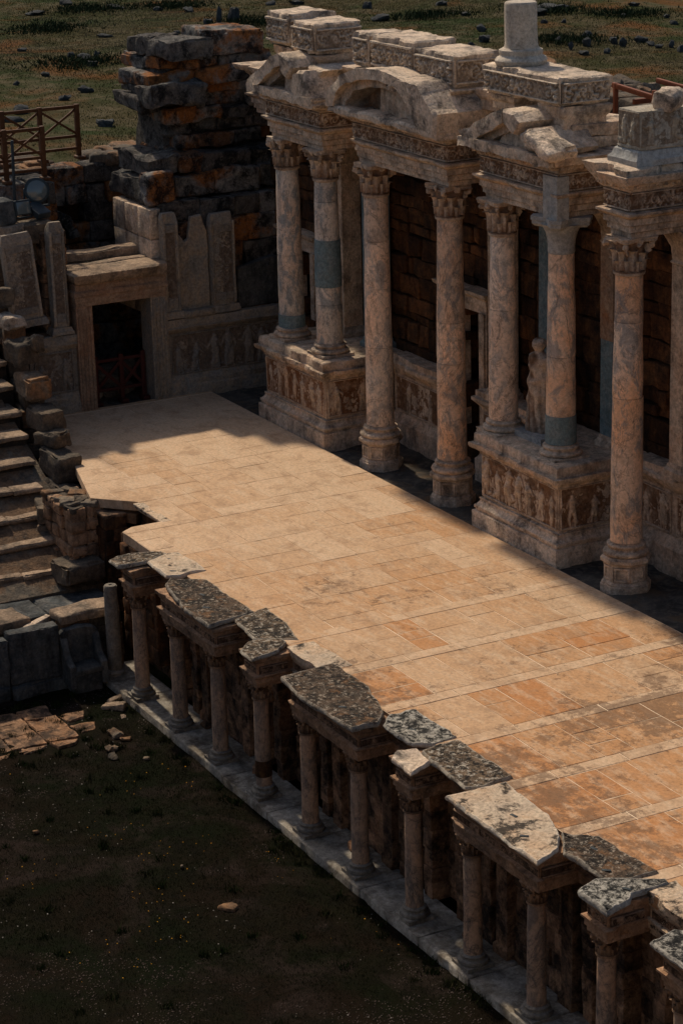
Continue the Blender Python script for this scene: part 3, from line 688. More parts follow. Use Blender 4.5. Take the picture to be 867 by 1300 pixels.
def tall(x, label, mat, ped, zb, bands_=(), seed=0, cap='leaf', capmat='orange', r=.3, drums=()):
    t = thing('tall_column', label, 'column', (x, YC, 0 if ped else zb), 'tall columns of the stage building')
    if ped:
        mb = MB(); lathe(mb, [(.48, -.12), (.48, .05), (.455, .06), (.455, .085), (.42, .12), (.395, .135), (.395, .42), (.42, .435), (.42, .455), (.465, .49), (.48, .5), (.48, .56), (.45, .585), (.44, .6)], (x, YC, 0), n=48, flat=8, wear=.004, seed=seed, chip=.03)
        for k in range(8):
            a = k*math.pi/4+math.pi/4+math.pi/8; a = k*math.pi/4; d = np.array([math.cos(a), math.sin(a)]); tt = np.array([-d[1], d[0]]); ap = .395*math.cos(math.pi/8)+.0
            for uo in (-.125, .125): q = d*(.372)+tt*uo; block(mb, (x+q[0], YC+q[1], .278), (.03, .045, .27), r=(0, 0, a), bev=.008, rough=.003, n=.2, tint=.6)
            for zo in (.16, .395): q = d*.372; block(mb, (x+q[0], YC+q[1], zo), (.03, .29, .04), r=(0, 0, a), bev=.008, rough=.003, n=.2, tint=.6)
        mb.build('pedestal', M['scaenae'], t); z = .6; bh = .26
    else: z = zb; bh = .24
    mb = MB()
    if not ped: molded(mb, rect(x-.4, x+.4, YC-.4, YC+.4), [(0, z-.03), (.01, z+.03), (0, z+.07)], wear=.012, chip=.04, seed=seed); z += .07
    lathe(mb, base_prof(r, z, bh-(0 if ped else .02)), (x, YC, 0), n=30, wear=.008, seed=seed, chip=.03); mb.build('base', M['scaenae'], t)
    z += bh-(0 if ped else .02); zt = 5.86
    mb = MB(); prev = z
    cuts = sorted([z]+[d for d in drums]+[zt])
    for q, (a, b) in enumerate(zip(cuts[:-1], cuts[1:])): shaft(mb, x, YC, r, a+.004, b-.004, z, zt, .007, seed+q, [.5, .8, .35, .65][q % 4])
    sh = mb.build('shaft', M[mat], t)
    for k, (a, b) in enumerate(bands_):
        mb = MB(); shaft(mb, x, YC, r+.012, a, b, z, zt, .002, seed); rb = mb.build('repair_band', M['repair'], t); rb['label'] = 'smooth blue grey repair in the shaft'
    mb = MB()
    if cap == 'leaf':
        lathe(mb, [(r*.84, 5.84), (r*.95, 5.86), (r*.97, 5.9), (r*.86, 5.92)], (x, YC, 0), n=26, wear=.006)
        corinthian(mb, (x, YC, 5.9), r*.85, .66, .36, seed)
        mb.build('capital', M['carv'+capmat], t)
    else:
        lathe(mb, [(r*.86, 5.86), (r*.9, 5.9), (r*.88, 5.95), (r*.92, 6.1), (r*1.05, 6.25), (r*1.3, 6.38), (r*1.42, 6.42)], (x, YC, 0), n=26, wear=.004)
        poly = []
        for k in range(4):
            a = math.pi/4+k*math.pi/2; d = np.array([math.cos(a), math.sin(a)]); tt = np.array([-d[1], d[0]]); cr = d*.54+np.array([x, YC])
            poly += [tuple(cr-tt*.1), tuple(cr-tt*.03), tuple(cr+tt*.03), tuple(cr+tt*.1)]; a2 = a+math.pi/4; poly.append((x+math.cos(a2)*.33, YC+math.sin(a2)*.33))
        molded(mb, poly, [(-.05, 6.36), (0, 6.41), (0, 6.47), (.02, 6.48), (.02, 6.55)], seg=.1, wear=.006, seed=3)
        c = mb.build('capital', M['bluewhite'], t); c['label'] = 'plain smooth new grey capital'
    return t
tall(3.43, 'grey veined tall column furthest from the viewer, blue grey repair just above its base', 'shaft_a', 0, 1.93, [(2.2, 2.5)], 1, capmat='scaenae', drums=(3.9,))
tall(5.29, 'tall column with a wide blue grey repair band across the middle of its shaft', 'shaft_a', 0, 1.93, [(3.5, 4.55)], 2, capmat='scaenae', drums=(3.1, 5.4))
tall(7.55, 'tall column on an octagonal pedestal with a dark crack high on its shaft, under the left end of the arched gable', 'shaft_b', 1, 0, [], 3, drums=(2.6, 4.9), r=.305)
tall(10.6, 'orange and grey tall column on an octagonal pedestal, under the right end of the arched gable', 'shaft_c', 1, 0, [], 4, drums=(2.9, 3.75), r=.31)
tall(12.6, 'tall column on the left corner of the statue podium', 'shaft_b', 0, 1.9, [], 5, capmat='scaenae', drums=(4.4,), r=.29)
tall(14.66, 'tall column with a plain new grey capital and a blue grey foot, right of the statue', 'shaft_c', 0, 1.9, [(2.2, 2.75)], 6, 'plain', drums=(3.9,), r=.285)
tall(16.85, 'orange marble tall column on an octagonal pedestal nearest the viewer, under the block with standing figures', 'shaft_c', 1, 0, [], 7, capmat='orange', r=.295, drums=(3.6, 5.0))

# ---- wall pilasters behind the columns
for x, lab, m1, z1 in ((3.92, 'pale flat wall pilaster just right of the column with the wide repair band', 'scaenae', 1.93), (5.26, 'narrow blue grey wall pilaster behind the cracked tall column', 'repair', 1.93), (10.6, 'wall pilaster behind the orange and grey tall column', 'scaenae', 1.93), (12.52, 'slim blue grey wall pilaster seen left of the plain new capital', 'repair', 1.93), (14.7, 'wall pilaster with blue grey lower half, behind and right of the statue', 'scaenae', 1.93), (16.95, 'wall pilaster with carved capital at the right edge behind the nearest tall column', 'scaenae', 1.93)):
    t = thing('wall_pilaster', lab, 'pilaster', (x, 1.8, z1))
    mb = MB(); molded(mb, rect(x-.2, x+.2, 1.62, 2.1), [(.08, z1-.02), (.08, z1+.1), (.03, z1+.16), (.03, z1+.2), (0, z1+.24)], wear=.01, seed=int(x)); mb.build('base', M[m1], t)
    sp = 4.05 if x == 14.7 else None
    mb = MB(); molded(mb, rect(x-.2, x+.2, 1.62, 2.1), [(0, z1+.24), (0, sp or 5.9)], wear=.008, seed=int(x)+1); mb.build('shaft', M['repair'] if sp else M[m1], t)
    if sp: mb = MB(); molded(mb, rect(x-.21, x+.21, 1.61, 2.1), [(0, sp+.003), (0, 5.9)], wear=.008, seed=int(x)+1); mb.build('shaft', M['orange'], t)['label'] = 'brown upper half of the shaft'
    mb = MB(); molded(mb, rect(x-.2, x+.2, 1.62, 2.1), [(0, 5.9), (.03, 5.93), (0, 5.97), (.02, 6.2), (.1, 6.4), (.16, 6.48), (.16, Z0-.01)], wear=.02, chip=.05, seed=int(x)+1); mb.build('capital', M['scaenae'], t)

# ---- entablatures
ENT = [(-.05, Z0), (-.05, Z0+.09), (-.065, Z0+.1), (-.005, Z0+.11), (-.005, Z0+.22), (-.02, Z0+.23), (.045, Z0+.24), (.045, Z0+.35), (.035, Z0+.358), (.08, Z0+.37), (.13, Z0+.42), (.15, Z0+.43), (.15, Z0+.47), (.0, Z0+.49)]
FRZ = [(0, Z0+.49), (.03, Z0+.58), (.04, Z0+.66), (.03, Z0+.76), (.01, Z0+.82)]
COR = [(.01, Z0+.82), (.06, Z0+.84), (.08, Z0+.9), (.14, Z0+.93), (.16, Z0+.98), (.3, Z0+1.02), (.33, Z0+1.08), (.36, Z0+1.14), (.36, Z0+1.16)]
def entab(x0, x1, y0, label, seed, y1=2.4, mat='scaenae', cor=True, pitch=.2):
    t = thing('entablature', label, 'entablature', ((x0+x1)/2, (y0+y1)/2, Z0)); R4 = rect(x0, x1, y0, y1)
    mb = MB(); molded(mb, R4, ENT, wear=.005, chip=.07, seed=seed, seg=.09); mb.build('architrave', M[mat], t)
    mb = MB(); molded(mb, R4, FRZ, wear=.01, seed=seed+1, top=False, bot=False)
    scroll(mb, (x0-.02, y0-.045, Z0+.5), (1, 0, 0), x1-x0+.05, .33, (0, -1, 0), seed, .035, pitch)
    scroll(mb, (x1+.045, y0-.02, Z0+.5), (0, 1, 0), y1-y0, .33, (1, 0, 0), seed+1, .035, pitch)
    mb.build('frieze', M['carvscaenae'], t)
    if cor and y0 < 1:
        mb = MB(); q = x0-.08
        while q < x1+.06:
            block(mb, (q, y0-.1, Z0+.945), (.075, .1, .085), bev=.012, rough=.012, n=.2, seed=int(q*90), tint=random.random()); q += .135
        q = y0-.02
        while q < y1:
            block(mb, (x1+.1, q, Z0+.945), (.1, .075, .085), bev=.012, rough=.012, n=.2, seed=int(q*70), tint=random.random()); q += .135
    elif cor: mb = MB()
    if cor: molded(mb, R4, COR, wear=.012, chip=.22, seed=seed+2, seg=.07, fr=4); mb.build('cornice', M[mat], t)
    return t
e1 = entab(3.1, 5.68, .36, 'carved entablature across the two furthest tall columns, under the small broken gable', 21)
e2 = entab(7.2, 10.98, .36, 'long carved entablature under the arched gable', 22)
e3 = entab(12.3, 14.98, .36, 'carved entablature above the statue podium, patched with a plain new prism', 23)
e4 = entab(16.5, 17.24, .36, 'short projecting entablature on the nearest tall column, deep carved scrolls', 24)
mb = MB(); molded(mb, rect(14.62, 15.09, .24, .5), [(0, Z0-.01), (0, Z0+.79)], wear=.004, seed=4, seg=.2); mb.build('repair_prism', M['bluewhite'], e3)['label'] = 'smooth pale new prism set into the corner'
for x0, x1, lab, sd in ((5.72, 7.16, 'recessed stretch of entablature between the small far gable and the arched gable', 31), (11.02, 12.26, 'recessed stretch of entablature between the arched gable and the statue gable', 32), (15.02, 16.46, 'recessed stretch of entablature left of the nearest tall column', 33), (17.28, 26, 'recessed stretch of entablature running out at the right edge', 34), (-.4, 3.06, 'recessed stretch of entablature in the far corner beside the ruined wall', 35)):
    entab(x0, x1, 1.7, lab, sd, 2.6)

# ---- gables
ZT = Z0+1.16
def add_gable(t, x0, x1, apex, zt, seed, gap=None):
    yf = .02
    mid = apex
    mb = MB(); prism(mb, [(x0+.35, ZT-.02), (x1-.35, ZT-.02), (mid, zt-.28)], .5, .8, .02, .12, .01, seed); mb.build('tympanum', M['scaenae'], t)
    L = lambda a, b, n=22: [(a[0]+(b[0]-a[0])*q, a[1]+(b[1]-a[1])*q) for q in np.linspace(0, 1, n)]
    mb = MB(); band(mb, L((x0-.05, ZT+.1), (mid+.02, zt)), L((x0+.3, ZT-.06), (mid+.06, zt-.26)), yf-.04, .75, .028, seed+1, chip=.12); mb.build('raking_cornice', M['pale'], t)
    mb = MB(); band(mb, L((x0+.28, ZT-.02), (mid+.05, zt-.24)), L((x0+.62, ZT-.04), (mid+.04, zt-.44)), yf+.13, .7, .022, seed+3, chip=.1); mb.build('raking_moulding', M['scaenae'], t)
    mb = MB(); band(mb, L((x0-.04, ZT+.06), (x1+.02, ZT+.03), 40), L((x0-.02, ZT-.14), (x1, ZT-.14), 40), yf-.05, .5, .03, seed+4, chip=.14); mb.build('sill', M['pale'], t)
    return t
add_gable(e1, 2.85, 5.95, 4.38, 8.62, 41)
mb = MB(); prism(mb, [(4.4, 8.62), (4.45, 8.2), (4.75, 8.02), (5.0, 8.3), (4.85, 8.5)], .0, .75, .05, .08, .022, 43, chip=.08); mb.build('raking_cornice', M['pale'], e1)
mb = MB(); prism(mb, [(5.05, 8.25), (4.95, 7.8), (5.35, 7.5), (6.0, 7.45), (6.12, 7.62), (5.6, 8.3)], -.02, .9, .06, .08, .025, 44, chip=.1)
prism(mb, [(5.0, 7.75), (5.35, 7.75), (5.85, 8.3), (5.2, 8.35)], .3, 1.5, .04, .12, .02, 46); mb.build('raking_cornice', M['pale'], e1)
mb = MB(); prism(mb, [(4.2, ZT), (4.85, ZT), (4.8, 8.05), (4.5, 8.2), (4.25, 8.05)], .24, .5, .02, .1, .012, 45); mb.build('tympanum_slab', M['scaenae'], e1)

add_gable(e3, 12.05, 15.2, 13.58, 8.45, 51)
mb = MB(); prism(mb, [(13.6, 8.45), (13.62, 8.15), (14.02, 7.95), (14.3, 8.28), (14.05, 8.44)], -.02, 1.0, .05, .08, .025, 53, chip=.08); mb.build('raking_cornice', M['pale'], e3)
mb = MB(); prism(mb, [(14.15, 8.05), (14.3, 7.8), (15.0, 7.72), (15.1, 7.85), (14.5, 8.2)], .0, 1.2, .05, .08, .025, 54, chip=.08); mb.build('raking_cornice', M['scaenae'], e3)
mb = MB(); block(mb, (14.92, .2, 7.92), (.85, .7, .26), r=(.12, .40, .1), bev=.07, rough=.05, seed=6, n=.07, chip=.1); mb.build('fallen_block', M['pale'], loc=(14.98, .25, 7.8))
tag(bpy.data.objects['fallen_block'], 'smooth tilted pale block slid to the right end of the statue gable', 'stone block')
mb = MB(); prism(mb, [(13.1, ZT), (14.2, ZT), (14.12, 8.0), (13.6, 8.16), (13.45, 8.1), (13.43, 7.8), (13.4, 8.05)], .2, .5, .02, .1, .012, 55); mb.build('tympanum_slab', M['scaenae'], e3)

# arched gable
def arc(cx, cz, rx, rz, a0, a1, n=14): return [(cx+rx*math.cos(R(a)), cz+rz*math.sin(R(a))) for a in np.linspace(a0, a1, n)]
cx, cz = 9.05, ZT
mb = MB(); band(mb, arc(cx, cz, 2.22, .98, 180, 58, 34), arc(cx, cz, 1.92, .76, 178, 60, 34), -.14, .65, .025, 61, chip=.1); mb.build('arch_moulding', M['pale'], e2)
mb = MB(); band(mb, arc(cx, cz, 1.94, .78, 179, 60, 34), arc(cx, cz, 1.7, .6, 177, 62, 34), .04, .65, .025, 62, chip=.1); mb.build('arch_moulding', M['scaenae'], e2)
mb = MB(); prism(mb, [(7.4, ZT-.03)]+arc(cx, cz, 1.7, .72, 178, 2)+[(10.7, ZT-.03)], .58, .9, .02, .12, .012, 63); mb.build('tympanum', M['orange'], e2)
mb = MB(); prism(mb, [(8.45, ZT-.02), (9.85, ZT-.02), (9.75, ZT+.3), (9.3, ZT+.58), (8.5, ZT+.64)], .26, .5, .02, .12, .01, 64); mb.build('tympanum_slab', M['scaenae'], e2)
mb = MB(); prism(mb, [(9.35, ZT+.72), (9.85, ZT+.62), (10.3, ZT+.33), (10.62, ZT-.1), (11.3, ZT-.12), (11.34, ZT+.35), (10.7, ZT+.9), (9.9, ZT+.93)], -.14, 1.6, .06, .08, .025, 65, chip=.06); mb.build('arch_end_block', M['pale'], e2)
mb = MB(); prism(mb, [(6.82, ZT-.16), (9.0, ZT-.14), (11.3, ZT-.16), (11.3, ZT+.02), (9.9, ZT+.05), (9.2, ZT+.02), (8.6, ZT+.07), (6.84, ZT+.03)], -.12, .5, .05, .07, .03, 66, chip=.14); mb.build('arch_sill', M['pale'], e2)

# nearest ressaut: spreading cornice, base moulding, figured block
mb = MB(); molded(mb, rect(16.5, 17.24, .36, 2.6), [(.02, Z0+.83), (.08, Z0+.88), (.2, Z0+1.02), (.3, Z0+1.12), (.32, Z0+1.28), (.2, Z0+1.3)], wear=.03, chip=.12, seed=71, seg=.08); mb.build('crown_block', M['pale'], e4)
t = thing('figured_block', 'upright pale block carved with standing figures above the nearest tall column', 'carved block', (17.0, 1.3, 7.86))
mb = MB(); molded(mb, rect(16.72, 17.36, .42, 2.6), [(.12, 7.86), (.12, 7.96), (.06, 8.02), (.04, 8.1), (0, 8.13)], wear=.012, chip=.04, seed=72); mb.build('base_moulding', M['bluewhite'], t)
mb = MB(); molded(mb, rect(16.74, 17.4, .42, 2.6), [(0, 8.13), (.02, 8.16), (0, 8.2), (0, 8.78), (-.01, 8.8)], wear=.015, chip=.03, seed=73)
relief(mb, (16.76, .417, 8.18), (1, 0, 0), .62, .6, (0, -1, 0), 2, 5, .9, frame=0); relief(mb, (17.403, .46, 8.18), (0, 1, 0), 2.1, .6, (1, 0, 0), 5, 9, .9, frame=0)
mb.build('figure_relief', M['carvfig'], t)
mb = MB(); block(mb, (17.3, 1.1, 8.96), (.45, .5, .3), r=(.1, .1, .5), bev=.1, rough=.05, n=.1, seed=3); tag(mb.build('loose_rock', M['pale']), 'rough rounded stone lying on top of the block with standing figures', 'rock')
mb = MB(); block(mb, (17.3, 1.95, 8.95), (.45, .6, .28), r=(0, .1, .2), bev=.08, rough=.03, n=.1, seed=8); tag(mb.build('loose_rock', M['bluewhite']), 'pale stone at the right edge behind the rounded stone', 'rock')

# ---- upper storey blocks
def carved(x0, x1, y0, y1, z0, z1, label, seed, mat='scaenae', orn=True, taper=.0):
    t = thing('carved_block', label, 'carved block', ((x0+x1)/2, (y0+y1)/2, z0))
    mb = MB(); R4 = rect(x0, x1, y0, y1); h = z1-z0
    molded(mb, R4, [(-.06-taper, z0), (-.03-taper, z0+.07*h), (0, z0+.14*h), (0, z0+.5*h), (.01, z0+.86*h), (.012, z0+.95*h), (-.03, z1)], wear=.035, chip=.12, seed=seed, seg=.06, fr=4)
    if orn:
        mc = MB(); scroll(mc, (x0+.05, y0-.012, z0+.12*h), (1, 0, 0), x1-x0-.1, .72*h, (0, -1, 0), seed, .06, .3)
        scroll(mc, (x1+.012, y0+.05, z0+.12*h), (0, 1, 0), y1-y0-.1, .72*h, (1, 0, 0), seed+1, .06, .3)
    mb.build('body', M['pale'], t)
    if orn: mc.build('carving', M['carvpale'], t)
    return t
def ledge(x0, x1, y0, y1, z0, z1, label, seed):
    mb = MB(); h = z1-z0; molded(mb, rect(x0, x1, y0, y1), [(-.06, z0), (-.06, z0+.45*h), (-.02, z0+.55*h), (.02, z0+.7*h), (.03, z1-.02), (0, z1)], wear=.016, chip=.08, seed=seed, seg=.08)
    return tag(mb.build('ledge_block', M['scaenae']), label, 'stone block')
for x0, x1, s_, lab in ((3.0, 5.3, 1, 'furthest gable'), (7.2, 10.9, 2, 'arched gable'), (12.3, 14.7, 3, 'statue gable')):
    mb = MB(); courses(mb, (x0, .82, 0), (1, 0, 0), (0, -1, 0), x1-x0, ZT, 8.2, 2, s_, 1.5, .6, 1.2, .02, .03, .02)
    tag(mb.build('attic_masonry', M['scaenae']), 'plain masonry backing the '+lab+' under its carved top blocks', 'wall')
ledge(4.1, 5.05, .62, 1.7, 8.2, 8.52, 'plain moulded block under the big carved block of the far gable', 81)
carved(4.0, 5.08, .55, 1.75, 8.53, 9.2, 'big carved block crowning the far gable, hollow worn in its top', 82, 'pale')
ledge(2.75, 3.7, .7, 1.7, 8.2, 8.55, 'plain block under the furthest top stone', 83)
carved(2.62, 3.75, .62, 1.75, 8.56, 9.3, 'furthest top stone, rounded and carved, beside the ruined wall', 84, 'pale', True, .03)
carved(6.72, 7.45, .6, 1.5, 8.5, 9.2, 'left carved block of the row above the arched gable', 85, 'pale')
carved(7.55, 9.35, .58, 1.6, 8.5, 9.22, 'long middle carved block above the arched gable, split and lumpy', 86, 'scaenae')
carved(9.42, 10.95, .55, 1.65, 8.46, 9.12, 'right carved block above the arched gable, with fluted face', 87, 'scaenae')
ledge(9.3, 11.05, .4, 1.5, 8.26, 8.45, 'worn moulded slab under the right carved block of the arched gable', 88)
ledge(6.4, 7.6, .55, 1.5, 8.2, 8.46, 'thin broken slab under the left carved block of the arched gable', 89)
ledge(11.2, 12.3, .9, 1.9, 8.1, 8.5, 'plain block in the gap between the arched gable and the statue gable', 90)
carved(12.0, 14.66, .58, 1.68, 8.53, 9.06, 'long carved block above the statue gable carrying the column drum', 91, 'scaenae')
ledge(12.05, 12.95, .66, 1.6, 8.24, 8.53, 'left moulded block under the long carved block', 92)
ledge(13.75, 14.7, .62, 1.66, 8.1, 8.53, 'right moulded block under the long carved block', 93)
mb = MB(); lathe(mb, [(.33, 0), (.47, .01), (.5, .05), (.51, .1), (.48, .15), (.43, .17), (.41, .2), (.42, .25), (.41, .29), (.36, .31), (.335, .33)], (12.48, 1.12, 9.05), n=36, wear=.012, chip=.05, seed=4)
dt = thing('column_drum', 'pale upright column drum with moulded base standing on the long carved block', 'column drum', (12.48, 1.12, 9.05)); mb.build('base', M['shaft_w'], dt)
mb = MB(); lathe(mb, [(.33, .33), (.315, .4), (.31, .7), (.305, 1.12), (.30, 1.16), (.28, 1.18)], (12.48, 1.12, 9.05), n=36, wear=.012, seed=5, fr=2); mb.build('shaft', M['shaft_w'], dt)

# ---- statue of a draped woman
st = thing('statue', 'weathered statue of a draped standing woman on a bluish base, between two tall columns', 'statue', (13.42, 1.0, 1.93))
mb = MB(); molded(mb, rect(12.95, 13.95, .62, 1.4), [(0, 1.91), (0, 2.05)], wear=.01, seed=4); mb.build('base_slab', M['bluewhite'], st)
zs = np.linspace(0, 1, 70); th = np.arange(40)*2*math.pi/40; H = 1.86
def prof(z):
    zz = [0, .03, .1, .25, .4, .5, .58, .64, .7, .76, .80, .825, .845, .865, .885, .91, .94, .97, .99, 1]
    rx = [.27, .27, .245, .225, .225, .235, .2, .19, .215, .245, .24, .17, .085, .074, .096, .112, .116, .098, .06, .01]
    ry = [.2, .2, .18, .165, .175, .175, .15, .15, .16, .145, .13, .1, .08, .08, .105, .125, .125, .105, .06, .01]
    return np.interp(z, zz, rx), np.interp(z, zz, ry)
V = []
for z in zs:
    rx, ry = prof(z)
    f = (.10*np.sin(9*th+2.5*z*4+np.sin(z*9))+.05*np.sin(17*th+5*z))*np.clip(1.25-z*1.4, .08, 1) if z < .8 else 0*th
    if .3 < z < .72: f = f+.09*np.sin(30*z+3*np.cos(th))            # cloak folds slung across
    fx, fy = np.cos(th), np.sin(th)
    ax = np.exp(-((z-.62)/.12)**2)
    arm = .22*ax*(np.exp(-((np.angle(np.exp(1j*(th-R(175)))))/.45)**2)+.9*np.exp(-((np.angle(np.exp(1j*(th-R(5)))))/.45)**2))
    fore = .3*np.exp(-((z-.6-.05*np.sin(th))/.03)**2)*np.exp(-((np.angle(np.exp(1j*(th-R(285)))))/.6)**2)
    knee = .16*np.exp(-((z-.3)/.09)**2)*np.exp(-((np.angle(np.exp(1j*(th-R(300)))))/.35)**2)
    nose = .16*np.exp(-((z-.912)/.012)**2)*np.exp(-((np.angle(np.exp(1j*(th-R(275)))))/.16)**2)-.12*sum(np.exp(-((z-.925)/.008)**2)*np.exp(-((np.angle(np.exp(1j*(th-R(275+s*24)))))/.14)**2) for s in (-1, 1))-.08*np.exp(-((z-.892)/.006)**2)*np.exp(-((np.angle(np.exp(1j*(th-R(275)))))/.22)**2)
    hair = .1*np.exp(-((z-.94)/.05)**2)*np.clip(np.sin(th), 0, 1)+(.03*np.sin(14*th) if z > .93 else 0)
    k = 1+f+arm+fore+knee+nose+hair
    V.append(np.stack([13.30+.02*math.sin(z*3)+1.2*rx*k*fx, 1.0+1.15*ry*k*fy, np.full(40, 2.05+H*z)], 1))
V = np.concatenate(V); V += .006*np.stack([fbm(V, 9, 2, 60+q) for q in range(3)], 1)
i = np.arange(40); j = (i+1) % 40
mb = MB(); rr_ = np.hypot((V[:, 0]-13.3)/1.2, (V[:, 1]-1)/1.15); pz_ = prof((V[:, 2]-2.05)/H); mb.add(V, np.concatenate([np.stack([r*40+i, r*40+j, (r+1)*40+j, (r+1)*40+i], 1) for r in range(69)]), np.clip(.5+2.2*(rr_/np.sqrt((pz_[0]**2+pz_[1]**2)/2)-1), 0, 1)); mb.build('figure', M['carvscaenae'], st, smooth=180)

# ---- rear of the stage building
mb = MB()
courses(mb, (3.5, 4.9, 0), (1, 0, 0), (0, -1, 0), 16.5, 3.2, 7.85, 9, 17, 1.2, .5, 1.3, .12, .06, .04)
for k in range(130):
    x = random.uniform(4, 19.5); y = random.uniform(4.8, 7.2); s_ = random.uniform(.25, .8)
    block(mb, (x, y, 7.75+random.uniform(-.1, .15)-.25*max(0, y-6)), (s_, s_*random.uniform(.6, 1), s_*random.uniform(.3, .5)), r=(random.uniform(-.3, .3), random.uniform(-.3, .3), random.uniform(0, 3)), bev=.07, rough=.05, n=.15, seed=k, maxn=4)
tag(mb.build('rubble_wall', M['seatdark']), 'broad broken rubble wall behind the statue gable, loose stones along its top', 'wall')
fr = thing('steel_frame', 'orange steel walkway frame in the dark gap behind the top blocks', 'frame', (13.8, 3.6, 7.3))
for a, b in (((12.3, 3.35, 8.45), (15.0, 3.35, 8.28)), ((12.3, 4.4, 8.45), (15.0, 4.4, 8.3)), ((12.3, 3.35, 7.85), (15.4, 3.35, 7.75)), ((13.2, 3.35, 7.45), (14.6, 3.35, 7.2)), ((13.2, 3.35, 7.3), (14.6, 3.35, 7.5)), ((13.0, 3.35, 8.2), (13.0, 4.4, 8.2)), ((14.2, 3.35, 7.9), (14.2, 4.4, 7.9))):
    mb = MB(); beam(mb, a, b, .07, .1); mb.build('steel_bar', M['steelbeam'], fr)
for x in (12.4, 13.7, 15.0):
    mb = MB(); beam(mb, (x, 3.35, 6.0), (x, 3.35, 8.5), .08, .08); mb.build('steel_post', M['steelbeam'], fr)
# ================================================================== STAGE FRONT (pulpitum)
ZO = -2.95; ZS = -2.8; YF = -6.62
CX = [10.83+1.785*k for k in range(0, 13)]
t = thing('marble_step', 'long pale marble step running along the foot of the stage front under the small columns', 'step', (20, -6.5, -2.95))
mb = MB(); x = 8.9; rs = random.Random(5); k = 0
while x < 33:
    l = rs.uniform(1.3, 2.3); molded(mb, rect(x+.006, x+l-.006, -6.92+rs.uniform(-.012, .012), -6.0), [(0, -3.2), (0, ZS-.02), (-.012, ZS-.004), (-.03, ZS+rs.uniform(-.006, .004))], seg=.09, wear=.008, chip=.02, seed=k, tint=rs.uniform(.3, .9), bot=False); x += l; k += 1
mb.build('slabs', M['step'], t)
w = thing('stage_front_wall', 'dark stained masonry wall of the stage front with small arched niches behind the row of small columns', 'wall', (20, -6, -2.8))
mb = MB(); courses(mb, (8.95, -5.78, 0), (1, 0, 0), (0, -1, 0), 24, -2.85, -.5, 8, 21, .4, .3, .8, .03, .012, .012); mb.build('masonry', M['frontwall'], w)
for k in (1, 4, 7, 10):
    mb = MB(); courses(mb, (CX[k]+.2, -6.0, 0), (1, 0, 0), (0, -1, 0), 1.385, -2.85, -.62, 7, 121+k, .3, .25, .6, .03, .012, .014); mb.build('bay_masonry', M['frontwall'], w)
mb = MB(); block(mb, (21, -5.4, -1.6), (24, .3, 2.7), bev=.05, n=3, rough=0, tint=.1); mb.build('wall_core', M['frontwall'], w)
pairs = [(1, 2), (4, 5), (7, 8), (10, 11)]
inpair = {p: True for q in pairs for p in q}
for k in range(11):
    x0, x1 = CX[k]+.36, CX[k+1]-.36
    if (k, k+1) in pairs:
        for xx in (CX[k]+.0, CX[k+1]-.0):
            mb = MB(); molded(mb, rect(xx-.15, xx+.15, -6.1, -5.7), [(.04, -2.82), (.04, -2.65), (0, -2.6), (0, -.82), (.05, -.76), (.06, -.64)], wear=.014, chip=.04, seed=k, tint=rs.uniform(.2, .9)); mb.build('pilaster', M['frontwall'], w)
        continue
    xc = (x0+x1)/2; r = .26; mb = MB()   # panel with an arched niche
    zs = -1.28
    jb = MB(); courses(jb, (x0, -6.08, 0), (1, 0, 0), (0, -1, 0), xc-r-x0, -2.85, zs, 5, 200+k, .35, .3, .5, .02, .012, .012); courses(jb, (xc+r, -6.08, 0), (1, 0, 0), (0, -1, 0), x1-xc-r, -2.85, zs, 5, 220+k, .35, .3, .5, .02, .012, .012); jb.build('niche_jambs', M['frontwall'], w)
    o = [(x0, zs)]+[(xc-r*math.cos(R(a)), zs+r*math.sin(R(a))) for a in np.linspace(0, 180, 11)]+[(x1, zs), (x1, -.62), (x0, -.62)]
    prism(mb, o, -6.1, -5.75, .015, .12, .01, k, rs.uniform(.3, .9), chip=.02); mb.build('arched_niche', M['frontwall'], w)
    mb = MB(); prism(mb, [(xc-(r+.07)*math.cos(R(a)), zs+(r+.07)*math.sin(R(a))) for a in np.linspace(-8, 188, 13)]+[(xc+(r+.0)*math.cos(R(a)), zs+(r+.0)*math.sin(R(a))) for a in np.linspace(-8, 188, 13)], -6.14, -6.0, .01, .08, .006, k); mb.build('niche_arch', M['frontwall'], w)
    for xx in ():
        mb = MB(); molded(mb, rect(xx-.13, xx+.13, -6.16, -5.7), [(.04, -2.82), (.04, -2.65), (0, -2.6), (0, -.82), (.05, -.76), (.06, -.64)], wear=.014, chip=.04, seed=k+3, tint=rs.uniform(.2, .9)); mb.build('pilaster', M['frontwall'], w)
PE = [(.0, -.63), (0, -.56), (-.01, -.555), (.03, -.548), (.03, -.46), (.07, -.43), (.07, -.40), (0, -.385), (0, -.24), (.03, -.2), (.03, -.17), (.07, -.14), (.08, -.1), (.08, -.07)]
